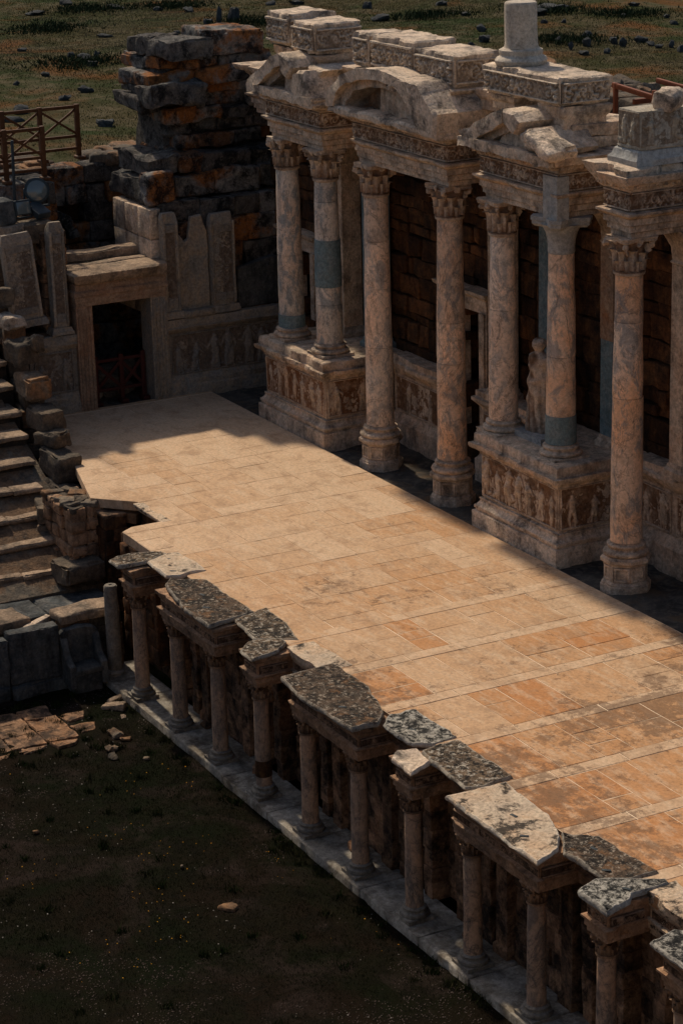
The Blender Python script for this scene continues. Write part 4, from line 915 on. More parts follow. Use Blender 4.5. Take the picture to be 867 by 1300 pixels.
# recessed entablature along the wall, one thing per bay
for k, lab in ((0, 'furthest recessed beam of the stage front, right of the first small column'), (2, 'recessed beam below the rough coping left of the fourth small column'), (3, 'recessed beam with a smooth sunlit top, right of the fourth small column'), (5, 'recessed beam under the white speckled coping slab'), (6, 'recessed beam right of the seventh small column'), (8, 'recessed beam under the black coping near the lower right'), (9, 'recessed carved beam with a bare sunlit top, right of the tenth small column')):
    t = thing('recessed_beam', lab, 'entablature', ((CX[k]+CX[k+1])/2, -6.1, -.63))
    mb = MB(); molded(mb, rect(CX[k]+.3, CX[k+1]-.3, -6.12, -5.72), PE if k not in (3, 9) else PE+[(.1, -.0), (.08, .012)], wear=.01, chip=.06, seed=k+40, seg=.08); mb.build('beam', M['coplight'] if k in (3, 9) else M['frontbeam'], t)
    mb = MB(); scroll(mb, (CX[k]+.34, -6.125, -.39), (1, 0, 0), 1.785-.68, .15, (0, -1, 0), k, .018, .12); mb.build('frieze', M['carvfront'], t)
for x0, x1, lab, s_ in ((10.52, 11.12, 'short beam on the furthest small column', 1), (12.33, 14.8, 'beam joining the second and third small columns from the far end', 2), (15.9, 16.5, 'short beam on the fourth small column from the far end', 3), (17.7, 20.15, 'beam joining the fifth and sixth small columns', 4), (21.28, 21.9, 'short beam on the seventh small column, under the broken white coping', 5), (23.04, 25.5, 'beam joining the eighth and ninth small columns, under the pale coping', 6), (26.62, 27.22, 'short beam on the tenth small column near the lower right corner', 7), (28.4, 30.9, 'beam on the small column cut by the right edge', 8)):
    t = thing('column_beam', lab, 'entablature', ((x0+x1)/2, -6.4, -.63))
    mb = MB(); molded(mb, rect(x0+.05, x1-.06, -6.8, -6.0), PE, wear=.01, chip=.07, seed=s_+60, seg=.07); mb.build('beam', M['frontbeam'], t)
    mb = MB(); scroll(mb, (x0+.06, -6.805, -.39), (1, 0, 0), x1-x0-.12, .15, (0, -1, 0), s_, .016, .11); scroll(mb, (x1-.015, -6.76, -.39), (0, 1, 0), .55, .15, (1, 0, 0), s_, .016, .11); mb.build('frieze', M['carvfront'], t)

# coping slabs, each with its own broken outline
COP = [
 ('copdark', 'grey lichened coping on the furthest small column', [(10.51, -7.04), (10.94, -7.05), (10.99, -6.67), (10.97, -6.45), (10.76, -5.94), (10.53, -5.95), (10.36, -6.53), (10.4, -6.82)]),
 ('coplight', 'flat pale sunlit coping slab with square corners, beside the furthest lichened coping', [(10.985, -6.45), (11.94, -6.48), (12.1, -6.25), (12.03, -5.69), (10.8, -5.72), (10.79, -5.95)]),
 ('copblack', 'brown and black coping over the second and third small columns', [(12.35, -6.71), (12.15, -6.48), (12.62, -5.95), (13.85, -5.95), (14.58, -5.93), (14.71, -6.38), (14.81, -6.94), (13.84, -6.96)]),
 ('copdark', 'rough grey coping between the third and fourth small columns', [(14.6, -5.92), (14.53, -5.65), (15.47, -5.7), (16.24, -5.87), (16.08, -6.09), (15.82, -6.52), (14.81, -6.41), (14.74, -6.38)]),
 ('copdark', 'small rounded brown coping on the fourth small column', [(16.17, -6.97), (15.89, -6.7), (15.83, -6.54), (16.09, -6.13), (16.26, -6.11), (16.53, -6.39), (16.66, -7.0)]),
 ('copblack', 'dark pitted coping slab over the fifth and sixth small columns', [(17.68, -6.94), (17.61, -5.92), (18.87, -5.88), (19.95, -6.23), (20.24, -6.5), (20.23, -6.97), (18.67, -7.06)]),
 ('copwhite', 'white speckled coping slab with a square hole', [(20.28, -6.45), (19.98, -6.15), (20.08, -5.71), (21.35, -5.67), (21.42, -6.21), (21.22, -6.44), (20.92, -6.45)]),
 ('pale', 'broken whitish coping on the seventh small column', [(21.56, -7.0), (21.34, -6.78), (21.44, -6.47), (21.63, -6.49), (21.96, -6.55), (22.19, -7.01), (21.81, -6.98)]),
 ('copdark', 'grey and black blotched coping right of the seventh small column', [(21.57, -6.46), (21.45, -5.75), (22.5, -5.74), (23.1, -5.75), (23.18, -6.32), (23.05, -6.56), (22.1, -6.51), (21.98, -6.53)]),
 ('coplight', 'broad pale coping with black stains over the eighth and ninth small columns', [(23.16, -6.97), (23.22, -5.95), (24.52, -6.03), (25.05, -6.2), (25.48, -6.49), (25.7, -6.99), (24.77, -6.98)]),
 ('copblack', 'almost black coping slab behind the ninth small column', [(25.09, -6.18), (25.48, -5.8), (26.8, -5.73), (26.8, -6.14), (26.6, -6.45), (25.64, -6.5)]),
 ('copwhite', 'kite shaped black and white coping on the tenth small column', [(26.71, -7.01), (26.54, -6.51), (26.83, -6.16), (27.05, -5.77), (27.17, -5.8), (27.19, -6.42), (27.33, -6.52), (27.44, -7.0)]),
 ('copwhite', 'speckled coping cut by the right edge of the view', [(28.4, -6.98), (28.3, -6.52), (28.6, -6.2), (30.6, -6.2), (31, -6.98)]),
]
for q, (m, lab, pl) in enumerate(COP):
    mb = MB(); zt = .03+.008*(q % 3)
    if q == 6:   # the slab has a dowel hole: a ring of four pieces would be lost at this size, so a dark plate stands for its shade
        pass
    slab(mb, pl, -.062, zt, .02, .06, .016, q+5, .4, chip=.03)
    tag(mb.build('coping_slab', M[m]), lab, 'coping slab')
    mb = MB()
    if m in ('coplight', 'copwhite', 'copblack') and len(pl) > 5:
        c = np.mean(pl, 0)
        for dx, dy in ((-.3, .05), (.35, -.18)) if q not in (6, 11) else ((0, 0),):
            block(mb, (c[0]+dx, c[1]+dy, zt-.002), (.13, .05, .008), r=(0, 0, .5+dx), bev=.003, rough=0, tint=0)
        h = mb.build('hole_shade', M['lampbody'], bpy.data.objects[[o.name for o in bpy.data.objects if o.get('label') == lab][0]])  # thin dark plates, coloured like the shade inside a hole

# small columns: one proto, copies share its parts
def small(x, label, ztop=-.63, full=True, seed=0):
    t = thing('small_column', label, 'column', (x, YF, ZS), 'small columns of the stage front')
    mb = MB(); z = ZS; r = .15
    molded(mb, rect(x-.24, x+.24, YF-.24, YF+.24), [(0, z-.02), (0, z+.06)], wear=.01, chip=.04, seed=seed, seg=.08)
    lathe(mb, [(.235, z+.06), (.245, z+.09), (.235, z+.125), (.195, z+.14), (.185, z+.165), (.2, z+.18), (.2, z+.2), (.165, z+.22)], (x, YF, 0), n=24, wear=.006, chip=.03, seed=seed); mb.build('base', M['step'] if seed == 1 else M['grey'], t)
    mb = MB(); zt = -.94 if full else -.92
    zs = np.linspace(z+.22, zt, 14); lathe(mb, [(r*(1-.12*((q-z)/(1.9))**1.5), q) for q in zs], (x, YF, 0), n=22, wear=.005, seed=seed, chip=.015, fr=2); mb.build('shaft', M['shaft_f'], t)
    if full:
        mb = MB(); lathe(mb, [(.135, -.96), (.155, -.95), (.155, -.925), (.135, -.915)], (x, YF, 0), n=22, wear=.004)
        corinthian(mb, (x, YF, -.92), .135, .29, .18, seed); mb.build('capital', M['carvfront'], t)
    return t
SL = ['furthest small column, brown shaft, beside the broken column stub', 'second small column from the far end, at the left end of the first joined pair', 'third small column from the far end, at the right end of the first joined pair', 'fourth small column from the far end, standing alone with a dark band low on its shaft', 'fifth small column from the far end, left of the second joined pair', 'sixth small column from the far end, right of the second joined pair', 'seventh small column from the far end, alone under the broken whitish coping', 'eighth small column from the far end, left of the pair under the pale coping', 'ninth small column from the far end, right of the pair under the pale coping', 'tenth small column, its foot cut off at the bottom edge', 'small column cut by the right edge of the view']
protos = [small(CX[k], SL[k], seed=k+1) for k in range(3)]
pk = [kids(p) for p in protos]
for k in range(3, 11):
    i = k % 3; nd = dup(protos[i], (CX[k], YF, ZS), SL[k], pk[i])
    if k == 3:
        nd['_o'] = (CX[k], YF, ZS); mb = MB(); lathe(mb, [(.14, -2.42), (.151, -2.41), (.15, -2.2), (.149, -2.11), (.138, -2.1)], (CX[k], YF, 0), n=22, wear=.004); mb.build('dark_band', M['wallbrown'], nd)
mb = MB()
t = thing('column_stub', 'slender broken column stub without capital, left of the furthest small column', 'column', (9.42, -6.62, ZS))
lathe(mb, [(.2, ZS-.02), (.21, ZS+.06), (.17, ZS+.1)], (9.42, YF, 0), n=24, wear=.01, seed=4); mb.build('base', M['grey'], t)
mb = MB(); lathe(mb, [(.15, ZS+.1), (.148, -2.2), (.142, -1.6), (.138, -1.0), (.135, -.93), (.115, -.905), (.04, -.9), (.03, -.93)], (9.42, YF, 0), n=24, wear=.007, seed=5, chip=.02); mb.build('shaft', M['grey'], t)
# fallen bits and weeds at the foot of the wall
for k, (x, y, s_) in enumerate(((12.9, -6.22, .16), (15.3, -6.25, .2), (17.1, -6.2, .14), (19.0, -6.25, .25), (22.6, -6.22, .18), (24.4, -6.2, .16))):
    mb = MB(); block(mb, (x, y, ZS+s_*.25), (s_*1.5, s_, s_*.6), r=(.1, .1, k), bev=.04, rough=.02, n=.06, seed=k); tag(mb.build('fallen_stone', M['frontwall']), 'small dark stone lying on the marble step against the stage front wall', 'stone', 'fallen stones on the marble step')

# ================================================================== LEFT: pit, piers, cavea, parapet
t = thing('pit_wall', 'low brick lined pit walls in the notch at the far corner of the stage', 'wall', (8, -5.6, -1.5))
mb = MB(); courses(mb, (7.3, -5.0, 0), (1, 0, 0), (0, -1, 0), 1.5, -2.4, -.06, 8, 3, .3, .2, .45, .03, .02, .02, gap=.02); courses(mb, (8.83, -5.0, 0), (0, -1, 0), (-1, 0, 0), 1.1, -2.4, -.06, 8, 4, .3, .25, .5, .02, .02, .012)
courses(mb, (8.95, -6.12, 0), (1, 0, 0), (0, -1, 0), 1.6, -2.4, -.2, 7, 6, .3, .3, .6, .02, .02, .012)
courses(mb, (9.0, -5.9, 0), (0, -1, 0), (-1, 0, 0), .3, -2.4, -.2, 7, 6, .3, .3, .6, .02, .02, .012); mb.build('masonry', M['wallbrown'], t)
mb = MB(); prism(mb, [(7.4, -.07), (8.85, -.07), (8.85, .0), (7.4, .0)], -5.2, -4.98, .01, .15, .01, 3); mb.build('coping', M['coplight'], t)
t = thing('brick_pier', 'square brick pier with rough top, left of the stage notch', 'pier', (5.9, -6.0, -2.2))
mb = MB()
for s_, (o, u, n_, L) in enumerate((((5.2, -6.35, 0), (1, 0, 0), (0, -1, 0), 1.5), ((6.7, -6.35, 0), (0, 1, 0), (1, 0, 0), .75), ((6.7, -5.6, 0), (-1, 0, 0), (0, 1, 0), 1.5))): courses(mb, o, u, n_, L, -2.6, -.12, 10, 30+s_, .35, .2, .55, .05, .025, .025, gap=.03)
mb.build('masonry', M['frontbeam'], t)
mb = MB()
for q in range(14): block(mb, (5.3+.2*(q % 7)+.05, -6.18+.38*(q//7), -.15+.03*math.sin(q*5)), (rs.uniform(.2, .34), rs.uniform(.3, .45), .12), r=(.05*math.sin(q), .05*math.cos(q*3), q*.3), bev=.03, rough=.03, n=.08, seed=q)
mb.build('cap', M['seatdark'], t)
t = thing('brick_pier', 'smaller brick pier with an orange flat top inside the notch', 'pier', (6.9, -5.5, -2.2))
mb = MB()
for s_, (o, u, n_, L) in enumerate((((6.6, -5.75, 0), (1, 0, 0), (0, -1, 0), .55), ((7.15, -5.75, 0), (0, 1, 0), (1, 0, 0), .5))): courses(mb, o, u, n_, L, -2.4, -.32, 8, 40+s_, .3, .2, .4, .02, .02, .012)
mb.build('masonry', M['wallbrown'], t)
mb = MB(); block(mb, (6.88, -5.5, -.29), (.56, .52, .08), bev=.02, rough=.015, n=.1, seed=4); mb.build('cap', M['pavers'], t)
mb = MB(); courses(mb, (6.4, -5.75, 0), (.79, .61, 0), (.61, -.79, 0), 1.1, -.5, -.02, 2, 44, .25, .3, .6, .02, .02, .02); tag(mb.build('low_wall', M['seatdark']), 'thin rough wall edge between the stage and the brick piers', 'wall')

cav = thing('stone_seating', 'steep rows of worn stone seats rising at the left edge', 'seating', (2, -8, -3))
rs = random.Random(3)
for k in range(-11, 8):
    X = 1.28+.73*k; z = 1.19-.38*k; ye = -5.42-.133*k
    if k == 7: ye = -5.75
    mb = MB(); m3 = MB(); y = ye
    while y > -16:
        l = rs.uniform(.7, 1.5); dz = rs.uniform(-.02, .02); dx = rs.uniform(-.03, .03)
        a = rs.uniform(0, 1)
        block(mb, (X-.45+dx, y-l/2, z-.055+dz), (.95, l-.012, .11), r=(rs.uniform(-.01, .01), 0, rs.uniform(-.01, .01)), bev=.03, rough=.014, n=.14, seed=rs.randrange(999), tint=a, chip=.04, maxn=7)
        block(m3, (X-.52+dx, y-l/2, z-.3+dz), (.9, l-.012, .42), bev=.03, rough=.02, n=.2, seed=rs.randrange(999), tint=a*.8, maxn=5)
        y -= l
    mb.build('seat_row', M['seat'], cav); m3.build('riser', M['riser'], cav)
A_ = np.radians(np.linspace(214, 357, 90)); rr_ = []; zz_ = []
for k in range(6, -37, -1): rr_ += [18.72-.73*k, 18.72-.73*k+.003]; zz_ += [1.19-.38*(k+1), 1.19-.38*k]
V = np.stack([20+np.outer(rr_, np.cos(A_)), -7+np.outer(rr_, np.sin(A_)), np.outer(zz_, np.ones(90))], -1).reshape(-1, 3)
i, j = np.meshgrid(np.arange(len(rr_)-1), np.arange(89), indexing='ij'); a = (i*90+j).ravel()
mb = MB(); mb.add(V, np.stack([a, a+1, a+91, a+90], 1)); mb.build('curved_rows', M['bowl'], cav, fix=False)
mb = MB(); prism(mb, [(-9, -3.2), (6.9, -3.2), (6.9, -1.8), (1, 1.0), (-9, 6.2)], -16, -5.7, .02, 1.5, 0, 1); mb.build('core', M['seatdark'], cav)

# stepped end wall of the seats: separate blocks heaped up
LB = [((.62, -5.22, 2.55), (.75, .6, .34), .25, 'pale', 'pale smooth block at the top of the seat end wall, below the leaning pilaster'),
 ((1.3, -5.2, 1.98), (.7, .6, .62), .08, 'seatdark', 'dark upright block under the pale smooth block of the seat end wall'),
 ((1.55, -4.95, 2.2), (.3, .3, .4), .5, 'seatdark', 'small pointed stone wedged right of the dark upright block'),
 ((2.0, -5.22, 1.35), (.95, .62, .62), .05, 'ruinorange', 'rusty brown block with sunlit top, in the middle of the seat end wall'),
 ((2.62, -5.22, .72), (1.0, .64, .58), .04, 'seatdark', 'dark flat block in the shade below the rusty brown block'),
 ((3.2, -5.3, .42), (.8, .6, .42), .3, 'seatdark', 'rounded dark boulder at the stage edge beside the shadow line'),
 ((3.75, -5.38, -.05), (1.05, .66, .68), .12, 'seatdark', 'big rough grey pitted block on the corner of the stage'),
 ((4.25, -5.48, -.5), (1.15, .66, .32), .02, 'seatdark', 'low dark slab under the big rough grey block'),
 ((.1, -5.2, 3.0), (.7, .6, .5), -.05, 'seatdark', 'dark broken block above the pale smooth block at the left edge'),
 ((6.75, -6.25, -1.42), (1.0, 1.0, .5), .0, 'seatdark', 'flat brown block projecting at the end of the lowest seat row')]
for q, (c, s_, rz, m, lab) in enumerate(LB):
    s_ = (s_[0]*.92, s_[1]*.9, s_[2]*.85); mb = MB(); block(mb, c, s_, r=(rs.uniform(-.06, .06), rs.uniform(-.08, .08), rz), bev=.055, rough=.045, n=.08, seed=q*3, chip=.09, tint=.95 if m == 'ruinorange' else .3, maxn=14); tag(mb.build('stone_block', M['seatdark' if m == 'ruinorange' else m]), lab, 'stone block')
mb = MB(); courses(mb, (-1.0, -4.95, 0), (.97, -.245, 0), (-.245, -.97, 0), 6.4, -2.9, -.5, 7, 77, .5, .4, 1.0, .05, .04, .03); courses(mb, (-3.2, -4.5, 0), (.98, -.18, 0), (-.18, -.98, 0), 5, -.5, 1.1, 4, 78, .5, .4, 1.0, .05, .04, .03); courses(mb, (-4, -4.4, 0), (.98, -.18, 0), (-.18, -.98, 0), 4.3, 1.1, 2.3, 3, 79, .5, .4, 1., .05, .04, .03)
tag(mb.build('retaining_wall', M['seatdark']), 'rough dark retaining wall along the end of the seats', 'wall')
# lower ledges and parapet of the orchestra
mb = MB()
for y0, l in ((-5.9, 1.5), (-7.4, 1.2), (-8.6, 1.6), (-10.2, 1.6), (-11.8, 1.7)): block(mb, (7.3, y0-l/2, -2.0), (1.3, l-.02, .3), bev=.05, rough=.025, n=.15, seed=int(-y0*7), chip=.04)
for y0, l in ((-5.9, 1.9), (-7.8, 1.9), (-9.7, 1.9), (-11.6, 1.9)): block(mb, (7.05, y0-l/2, -2.55), (1.2, l-.02, .8), bev=.04, rough=.03, n=.2, seed=int(-y0*9))
tag(mb.build('walkway_ledge', M['parapet']), 'long dark stone ledge behind the orchestra parapet', 'ledge')
par = thing('orchestra_parapet', 'low wall of upright grey marble slabs between the seats and the orchestra', 'wall', (9.2, -9, -2.95))
for y1, y0, dz, m in ((-7.72, -8.78, 0, 'parapet'), (-8.8, -9.9, -.12, 'parapet'), (-9.92, -11.2, -.1, 'parapet'), (-11.22, -12.6, -.1, 'parapet')):
    mb = MB(); block(mb, (9.16, (y0+y1)/2, -2.12+dz), (.32, y1-y0, 1.1), bev=.03, rough=.018, n=.12, seed=int(-y0*5), chip=.05, maxn=12); mb.build('upright_slab', M[m], par)
mb = MB()
for y0, l in ((-7.5, 1.3), (-8.8, 1.1), (-9.9, 1.5), (-11.4, 1.5)): block(mb, (9.16, y0-l/2, -2.83), (.4, l-.02, .3), bev=.04, rough=.03, n=.14, seed=int(-y0*3), chip=.05)
mb.build('footing', M['parapet'], par)
mb = MB(); courses(mb, (9.05, -7.55, 0), (0, 1, 0), (1, 0, 0), 1.3, -2.95, -1.62, 4, 6, .5, .35, .8, .03, .03, .02); mb.build('rough_masonry', M['seatdark'], par)
mb = MB(); block(mb, (8.85, -7.0, -1.58), (.62, 1.25, .2), bev=.04, rough=.03, n=.09, seed=5, chip=.06); tag(mb.build('stone_slab', M['seat']), 'rough slab with sunlit top lying above the stone seat of honour', 'stone slab')
mb = MB(); block(mb, (8.35, -8.75, -1.62), (.85, 1.2, .24), r=(0, .02, .08), bev=.05, rough=.035, n=.09, seed=6, chip=.08); tag(mb.build('stone_slab', M['seat']), 'flat sunlit block lying behind the parapet at the left edge', 'stone slab')
mb = MB(); block(mb, (8.75, -8.0, -1.78), (.18, .9, .3), r=(0, 0, .6), bev=.03, rough=.02, n=.1, seed=7); tag(mb.build('stone_slab', M['pale']), 'narrow pale strip of stone leaning behind the parapet slabs', 'stone slab')
th_ = thing('stone_throne', 'dark stone seat of honour with curved back set into the orchestra parapet', 'seat', (9.35, -7.2, -2.95))
mb = MB(); prism(mb, [(-7.68, -2.75), (-6.92, -2.75), (-6.9, -1.8), (-7.0, -1.72), (-7.3, -1.68), (-7.6, -1.72), (-7.7, -1.8)], 9.12, 9.3, .03, .08, .012, 2, plane='yz', chip=.05); mb.build('backrest', M['parapet'], th_)
for y in (-7.64, -6.96):
    mb = MB(); prism(mb, [(9.2, -2.8), (9.78, -2.8), (9.76, -2.35), (9.5, -2.22), (9.36, -1.9), (9.2, -1.8)], y-.07, y+.07, .02, .08, .01, 3, chip=.04); mb.build('armrest', M['parapet'], th_)
mb = MB(); block(mb, (9.5, -7.3, -2.5), (.55, .6, .12), bev=.03, rough=.012, n=.1, seed=3); mb.build('seat', M['parapet'], th_)
mb = MB(); block(mb, (9.5, -7.3, -2.78), (.5, .62, .46), bev=.04, rough=.03, n=.1, seed=8); mb.build('seat_block', M['parapet'], th_)
# paving remains and loose stones in the orchestra
mb = MB(); rs2 = random.Random(8)
yy = [-7.75, -8.35, -9.0, -9.7, -10.4]; xs0 = [10.0, 10.55, 11.15, 11.75, 12.2]
for i in range(4):
    for j in range(4):
        x0, x1, y1, y0 = xs0[i], xs0[i+1], yy[j], yy[j+1]
        x0 += .2*j*0; xm, ym = (x0+x1)/2, (y0+y1)/2
        if (i == 3 and j < 1) or (i == 0 and j == 0): continue
        pl = [(x0+.008, y0+.008), (x1-.008, y0+.008), (x1-.008, y1-.008), (x0+.008, y1-.008)]
        if i == 3 or j == 0: pl = [(x0+.02, y0+.02), (x1-.15, y0+.1), (x1-.2, y1-.2), (x0+.1, y1-.06)]
        slab(mb, pl, -3.1, -2.905+rs2.uniform(-.01, .006), .012, .06, .012, i*7+j, rs2.random()*.6, chip=.03 if i < 3 else .1)
tag(mb.build('paving_remains', M['pavers']), 'patch of cracked orange paving slabs left in the orchestra grass', 'paving')
for q, (x, y, s_) in enumerate(((12.0, -7.75, .34), (12.28, -7.62, .22), (12.6, -8.05, .3), (13.0, -8.2, .26), (10.75, -7.2, .5), (10.4, -7.05, .35), (11.3, -7.25, .16), (19.5, -8.9, .3), (15.2, -10.6, .12), (17.8, -9.0, .1), (13.4, -7.7, .15))):
    mb = MB(); block(mb, (x, y, -2.93), (s_, s_*.6, s_*.35), r=(.1, .1, q), bev=.05, rough=.025, n=.05, seed=q, chip=.03); tag(mb.build('loose_stone', M['seat'] if q in (4, 5, 6) else M['seatdark']), ['brownish broken paving fragment lying in the dark orchestra grass', 'whitish stone fragment in the grass at the far end of the marble step'][q in (4, 5, 6)], 'stone', ['loose fragments in the orchestra grass', 'whitish fragments by the marble step'][q in (4, 5, 6)])

# ================================================================== FAR END: parodos wall, ruin, rail
pw = thing('side_entrance_wall', 'marble faced wall at the far end of the stage with a framed doorway and relief panels', 'wall', (0, -1.3, 0))
mb = MB()
courses(mb, (-.12, -4.6, 0), (0, 1, 0), (1, 0, 0), 1.3, -.1, 1.9, 4, 51, .5, .5, 1, .01, .02, .012); courses(mb, (-.12, -1.05, 0), (0, 1, 0), (1, 0, 0), 3.4, -.1, 1.9, 4, 52, .5, .5, 1, .01, .02, .012)
courses(mb, (-.3, -3.95, 0), (0, 1, 0), (1, 0, 0), .62, 1.9, 4.3, 6, 53, .45, .4, .7, .02, .03, .02); mb.build('masonry', M['frontwall'], pw)
for y0, y1, n, s_ in ((-4.55, -3.36, 2, 1), (-1.03, 2.3, 7, 2)):
    R4 = rect(-.4, .0, y0, y1)
    mb = MB(); molded(mb, R4, [(.14, -.1), (.14, .2), (.1, .24), (.1, .36), (.05, .42), (.0, .48)], wear=.012, chip=.04, seed=s_); mb.build('plinth', M['parodos'], pw)
    mb = MB(); molded(mb, R4, [(0, .48), (0, 1.52)], wear=.008, seed=s_, top=False, bot=False); relief(mb, (.004, y0+.1, .5), (0, 1, 0), y1-y0-.2, 1.0, (1, 0, 0), n, 30+s_, .9); mb.build('relief_panel', M['carvdim'], pw)
    mb = MB(); molded(mb, R4, [(.0, 1.52), (.04, 1.56), (.1, 1.6), (.13, 1.66), (.08, 1.68), (.08, 1.84), (.06, 1.87), (0, 1.88)], wear=.014, chip=.08, seed=s_+4); mb.build('cornice', M['parodos'], pw)
for y0, y1 in ((-3.36, -2.95), (-1.46, -1.04)):
    mb = MB(); molded(mb, rect(-.5, .12, y0, y1), [(0, -.1), (0, 2.52)], wear=.01, chip=.03, seed=int(y0*9), seg=.1)
    c = (y0+y1)/2
    for q in (-.14, -.05, .05, .14): block(mb, (.125, c+q, 1.22), (.05, .055, 2.5), bev=.015, rough=.006, n=.2, tint=.4+q)
    mb.build('door_jamb', M['brownjamb'] if y0 < -2 else M['parodos'], pw)
mb = MB(); molded(mb, rect(-.6, .14, -3.36, -1.04), [(0, 2.52), (0, 2.62), (.02, 2.63), (.02, 2.74), (.05, 2.76), (.05, 2.86), (.0, 2.9), (.0, 3.05)], wear=.01, chip=.04, seed=3)
mb.build('lintel', M['brownjamb'], pw)
mb = MB(); molded(mb, rect(-.65, .3, -3.4, -.98), [(-.06, 3.06), (.0, 3.12), (.04, 3.2), (.05, 3.3), (-.01, 3.33)], wear=.02, chip=.12, seed=5, seg=.07); mb.build('lintel_cap', M['seat'], pw)
def pil(y0, y1, z0, z1, label, seed, mat='parodos', lean=0, x=.0):
    t = thing('carved_pilaster', label, 'pilaster', (x, (y0+y1)/2, z0))
    mb = MB(); molded(mb, rect(x-.28, x+.06, y0-.06, y1+.06), [(.03, z0), (.03, z0+.07), (.0, z0+.1), (-.01, z0+.16)], wear=.012, chip=.03, seed=seed)
    mb.build('base', M[mat], t)
    mb = MB(); molded(mb, rect(x-.24, x, y0, y1), [(0, z0+.16), (0, z1-.25), (-.01, z1-.12), (-.05, z1)], wear=.014, chip=.04, seed=seed, seg=.07)
    mc = MB(); scroll(mc, (x+.0, y0+.07, z0+.28), (0, 1, 0), y1-y0-.14, z1-z0-.55, (1, 0, 0), seed, .03, .13); mc.build('carving', M['carvdim'], t)
    for yy_ in (y0+.035, y1-.035): block(mb, (x+.008, yy_, (z0+z1)/2), (.04, .06, z1-z0-.4), bev=.012, rough=.006, n=.2)
    s_ = mb.build('shaft', M[mat], t)
    return t
pil(-3.88, -3.5, 1.9, 4.55, 'slim carved pilaster with broken top just left of the doorway', 1)
pil(-1.02, -.62, 1.9, 4.45, 'carved pilaster with broken top just right of the doorway', 2)
pil(.24, .86, 1.9, 4.3, 'wide carved pilaster with jagged top, right of the plain niche slabs', 3)
lp = pil(-4.86, -4.12, 2.2, 4.4, 'thick carved pilaster leaning to the left at the left edge, with a sunlit flat top', 4, 'parodos'); lp.rotation_euler = (R(5), 0, R(-6))
mb = MB(); prism(mb, [(-.6, 1.9), (.22, 1.9), (.22, 3.9), (.1, 4.1), (.06, 4.28), (-.2, 4.26), (-.3, 3.75), (-.4, 3.68), (-.52, 3.86), (-.6, 3.95)], -.26, -.12, .02, .1, .02, 9, plane='yz'); mb.build('niche_slab', M['parodos'], pw)
mb = MB(); block(mb, (-.02, -.18, 1.97), (.3, .8, .16), bev=.03, rough=.01); mb.build('niche_sill', M['parodos'], pw)
mb = MB(); prism(mb, [(.95, 1.9), (2.4, 1.9), (2.4, 3.0), (1.9, 3.08), (.95, 2.88)], -.3, -.1, .02, .12, .012, 12, plane='yz'); mb.build('plain_slab', M['parapet'], pw)

# timber fence in the doorway
fn = thing('timber_fence', 'dark red timber fence with crossed braces closing the doorway', 'fence', (-.35, -2.2, -.05))
for y in (-2.78, -2.12, -1.56):
    mb = MB(); beam(mb, (-.35, y, -.05), (-.35, y, 1.15), .11); block(mb, (-.3, y, 0), (.3, .18, .1), bev=.02, rough=0); mb.build('post', M['wood'], fn)
for a, b in (((-2.78, 1.02), (-1.56, 1.02)), ((-2.78, .3), (-1.56, .3)), ((-2.78, .98), (-2.12, .32)), ((-2.78, .32), (-2.12, .98)), ((-2.12, .98), (-1.56, .32)), ((-2.12, .32), (-1.56, .98))):
    mb = MB(); beam(mb, (-.35, a[0], a[1]), (-.35, b[0], b[1]), .06, .08); mb.build('rail' if a[1] == b[1] else 'brace', M['wood'], fn)
for q, (x, y, s_) in enumerate(((-1.1, -2.6, .5), (-1.5, -1.9, .7), (-1.0, -1.75, .4), (-1.9, -2.4, .6), (-.9, -2.2, .35), (-2.2, -1.5, .8), (-2.6, -2.8, .7))):
    mb = MB(); block(mb, (x, y, s_*.25), (s_, s_*.8, s_*.6), r=(.2, .1, q), bev=.08, rough=.05, n=.1, seed=q); tag(mb.build('rubble_stone', M['seat']), 'pale rubble stone lying in the passage behind the timber fence', 'stone', 'rubble stones behind the fence')

# roof beams of the passage, added sun-blocking slabs, side walls
for x, z, lab in ((-1.3, 3.42, 'weathered stone beam with sunlit top just behind the door lintel'), (-.78, 3.2, 'lower lichened stone beam directly behind the door lintel')):
    mb = MB(); block(mb, (x, -2.1, z), (.4, 2.9, .26), r=(0, 0, .03), bev=.05, rough=.03, n=.12, seed=int(z*9), chip=.06, maxn=18); tag(mb.build('stone_beam', M['seat']), lab, 'stone beam')
mb = MB(); courses(mb, (-3.0, -4.0, 0), (1, 0, 0), (0, -1, 0), 2.3, 2.75, 3.0, 1, 95, 3.2, .6, 1.0, .03, .04, .03); tag(mb.build('sun_blocker', M['riser']), 'dark slabs added over the passage behind the doorway to block the sun', 'light blocker')  # slabs added so no sun reaches the stage through the doorway
rw = thing('passage_wall', 'dark blocky wall with a small arch below the timber railing', 'wall', (-4, -2, 0))
mb = MB(); courses(mb, (-3.9, -5.5, 0), (0, 1, 0), (1, 0, 0), 6.3, 0, 5.1, 10, 61, .7, .5, 1.4, .06, .05, .03, lambda u, z, a, b: (abs(u-3.1) < .62 and 3.0 < z < 4.0) or (abs(u-3.1) < .62 and z < 3.1 and z > 1.5))
courses(mb, (-2.6, -5.6, 0), (0, 1, 0), (1, 0, 0), 3.0, 2.6, 5.05, 5, 67, 1.3, .5, 1.1, .06, .05, .03)
mb.build('masonry', M['ruin'], rw)
mb = MB(); block(mb, (-4.6, -2.3, 2.4), (.4, 6.6, 4.6), n=1, tint=.1); mb.build('wall_core', M['wallbrown'], rw)
mb = MB()
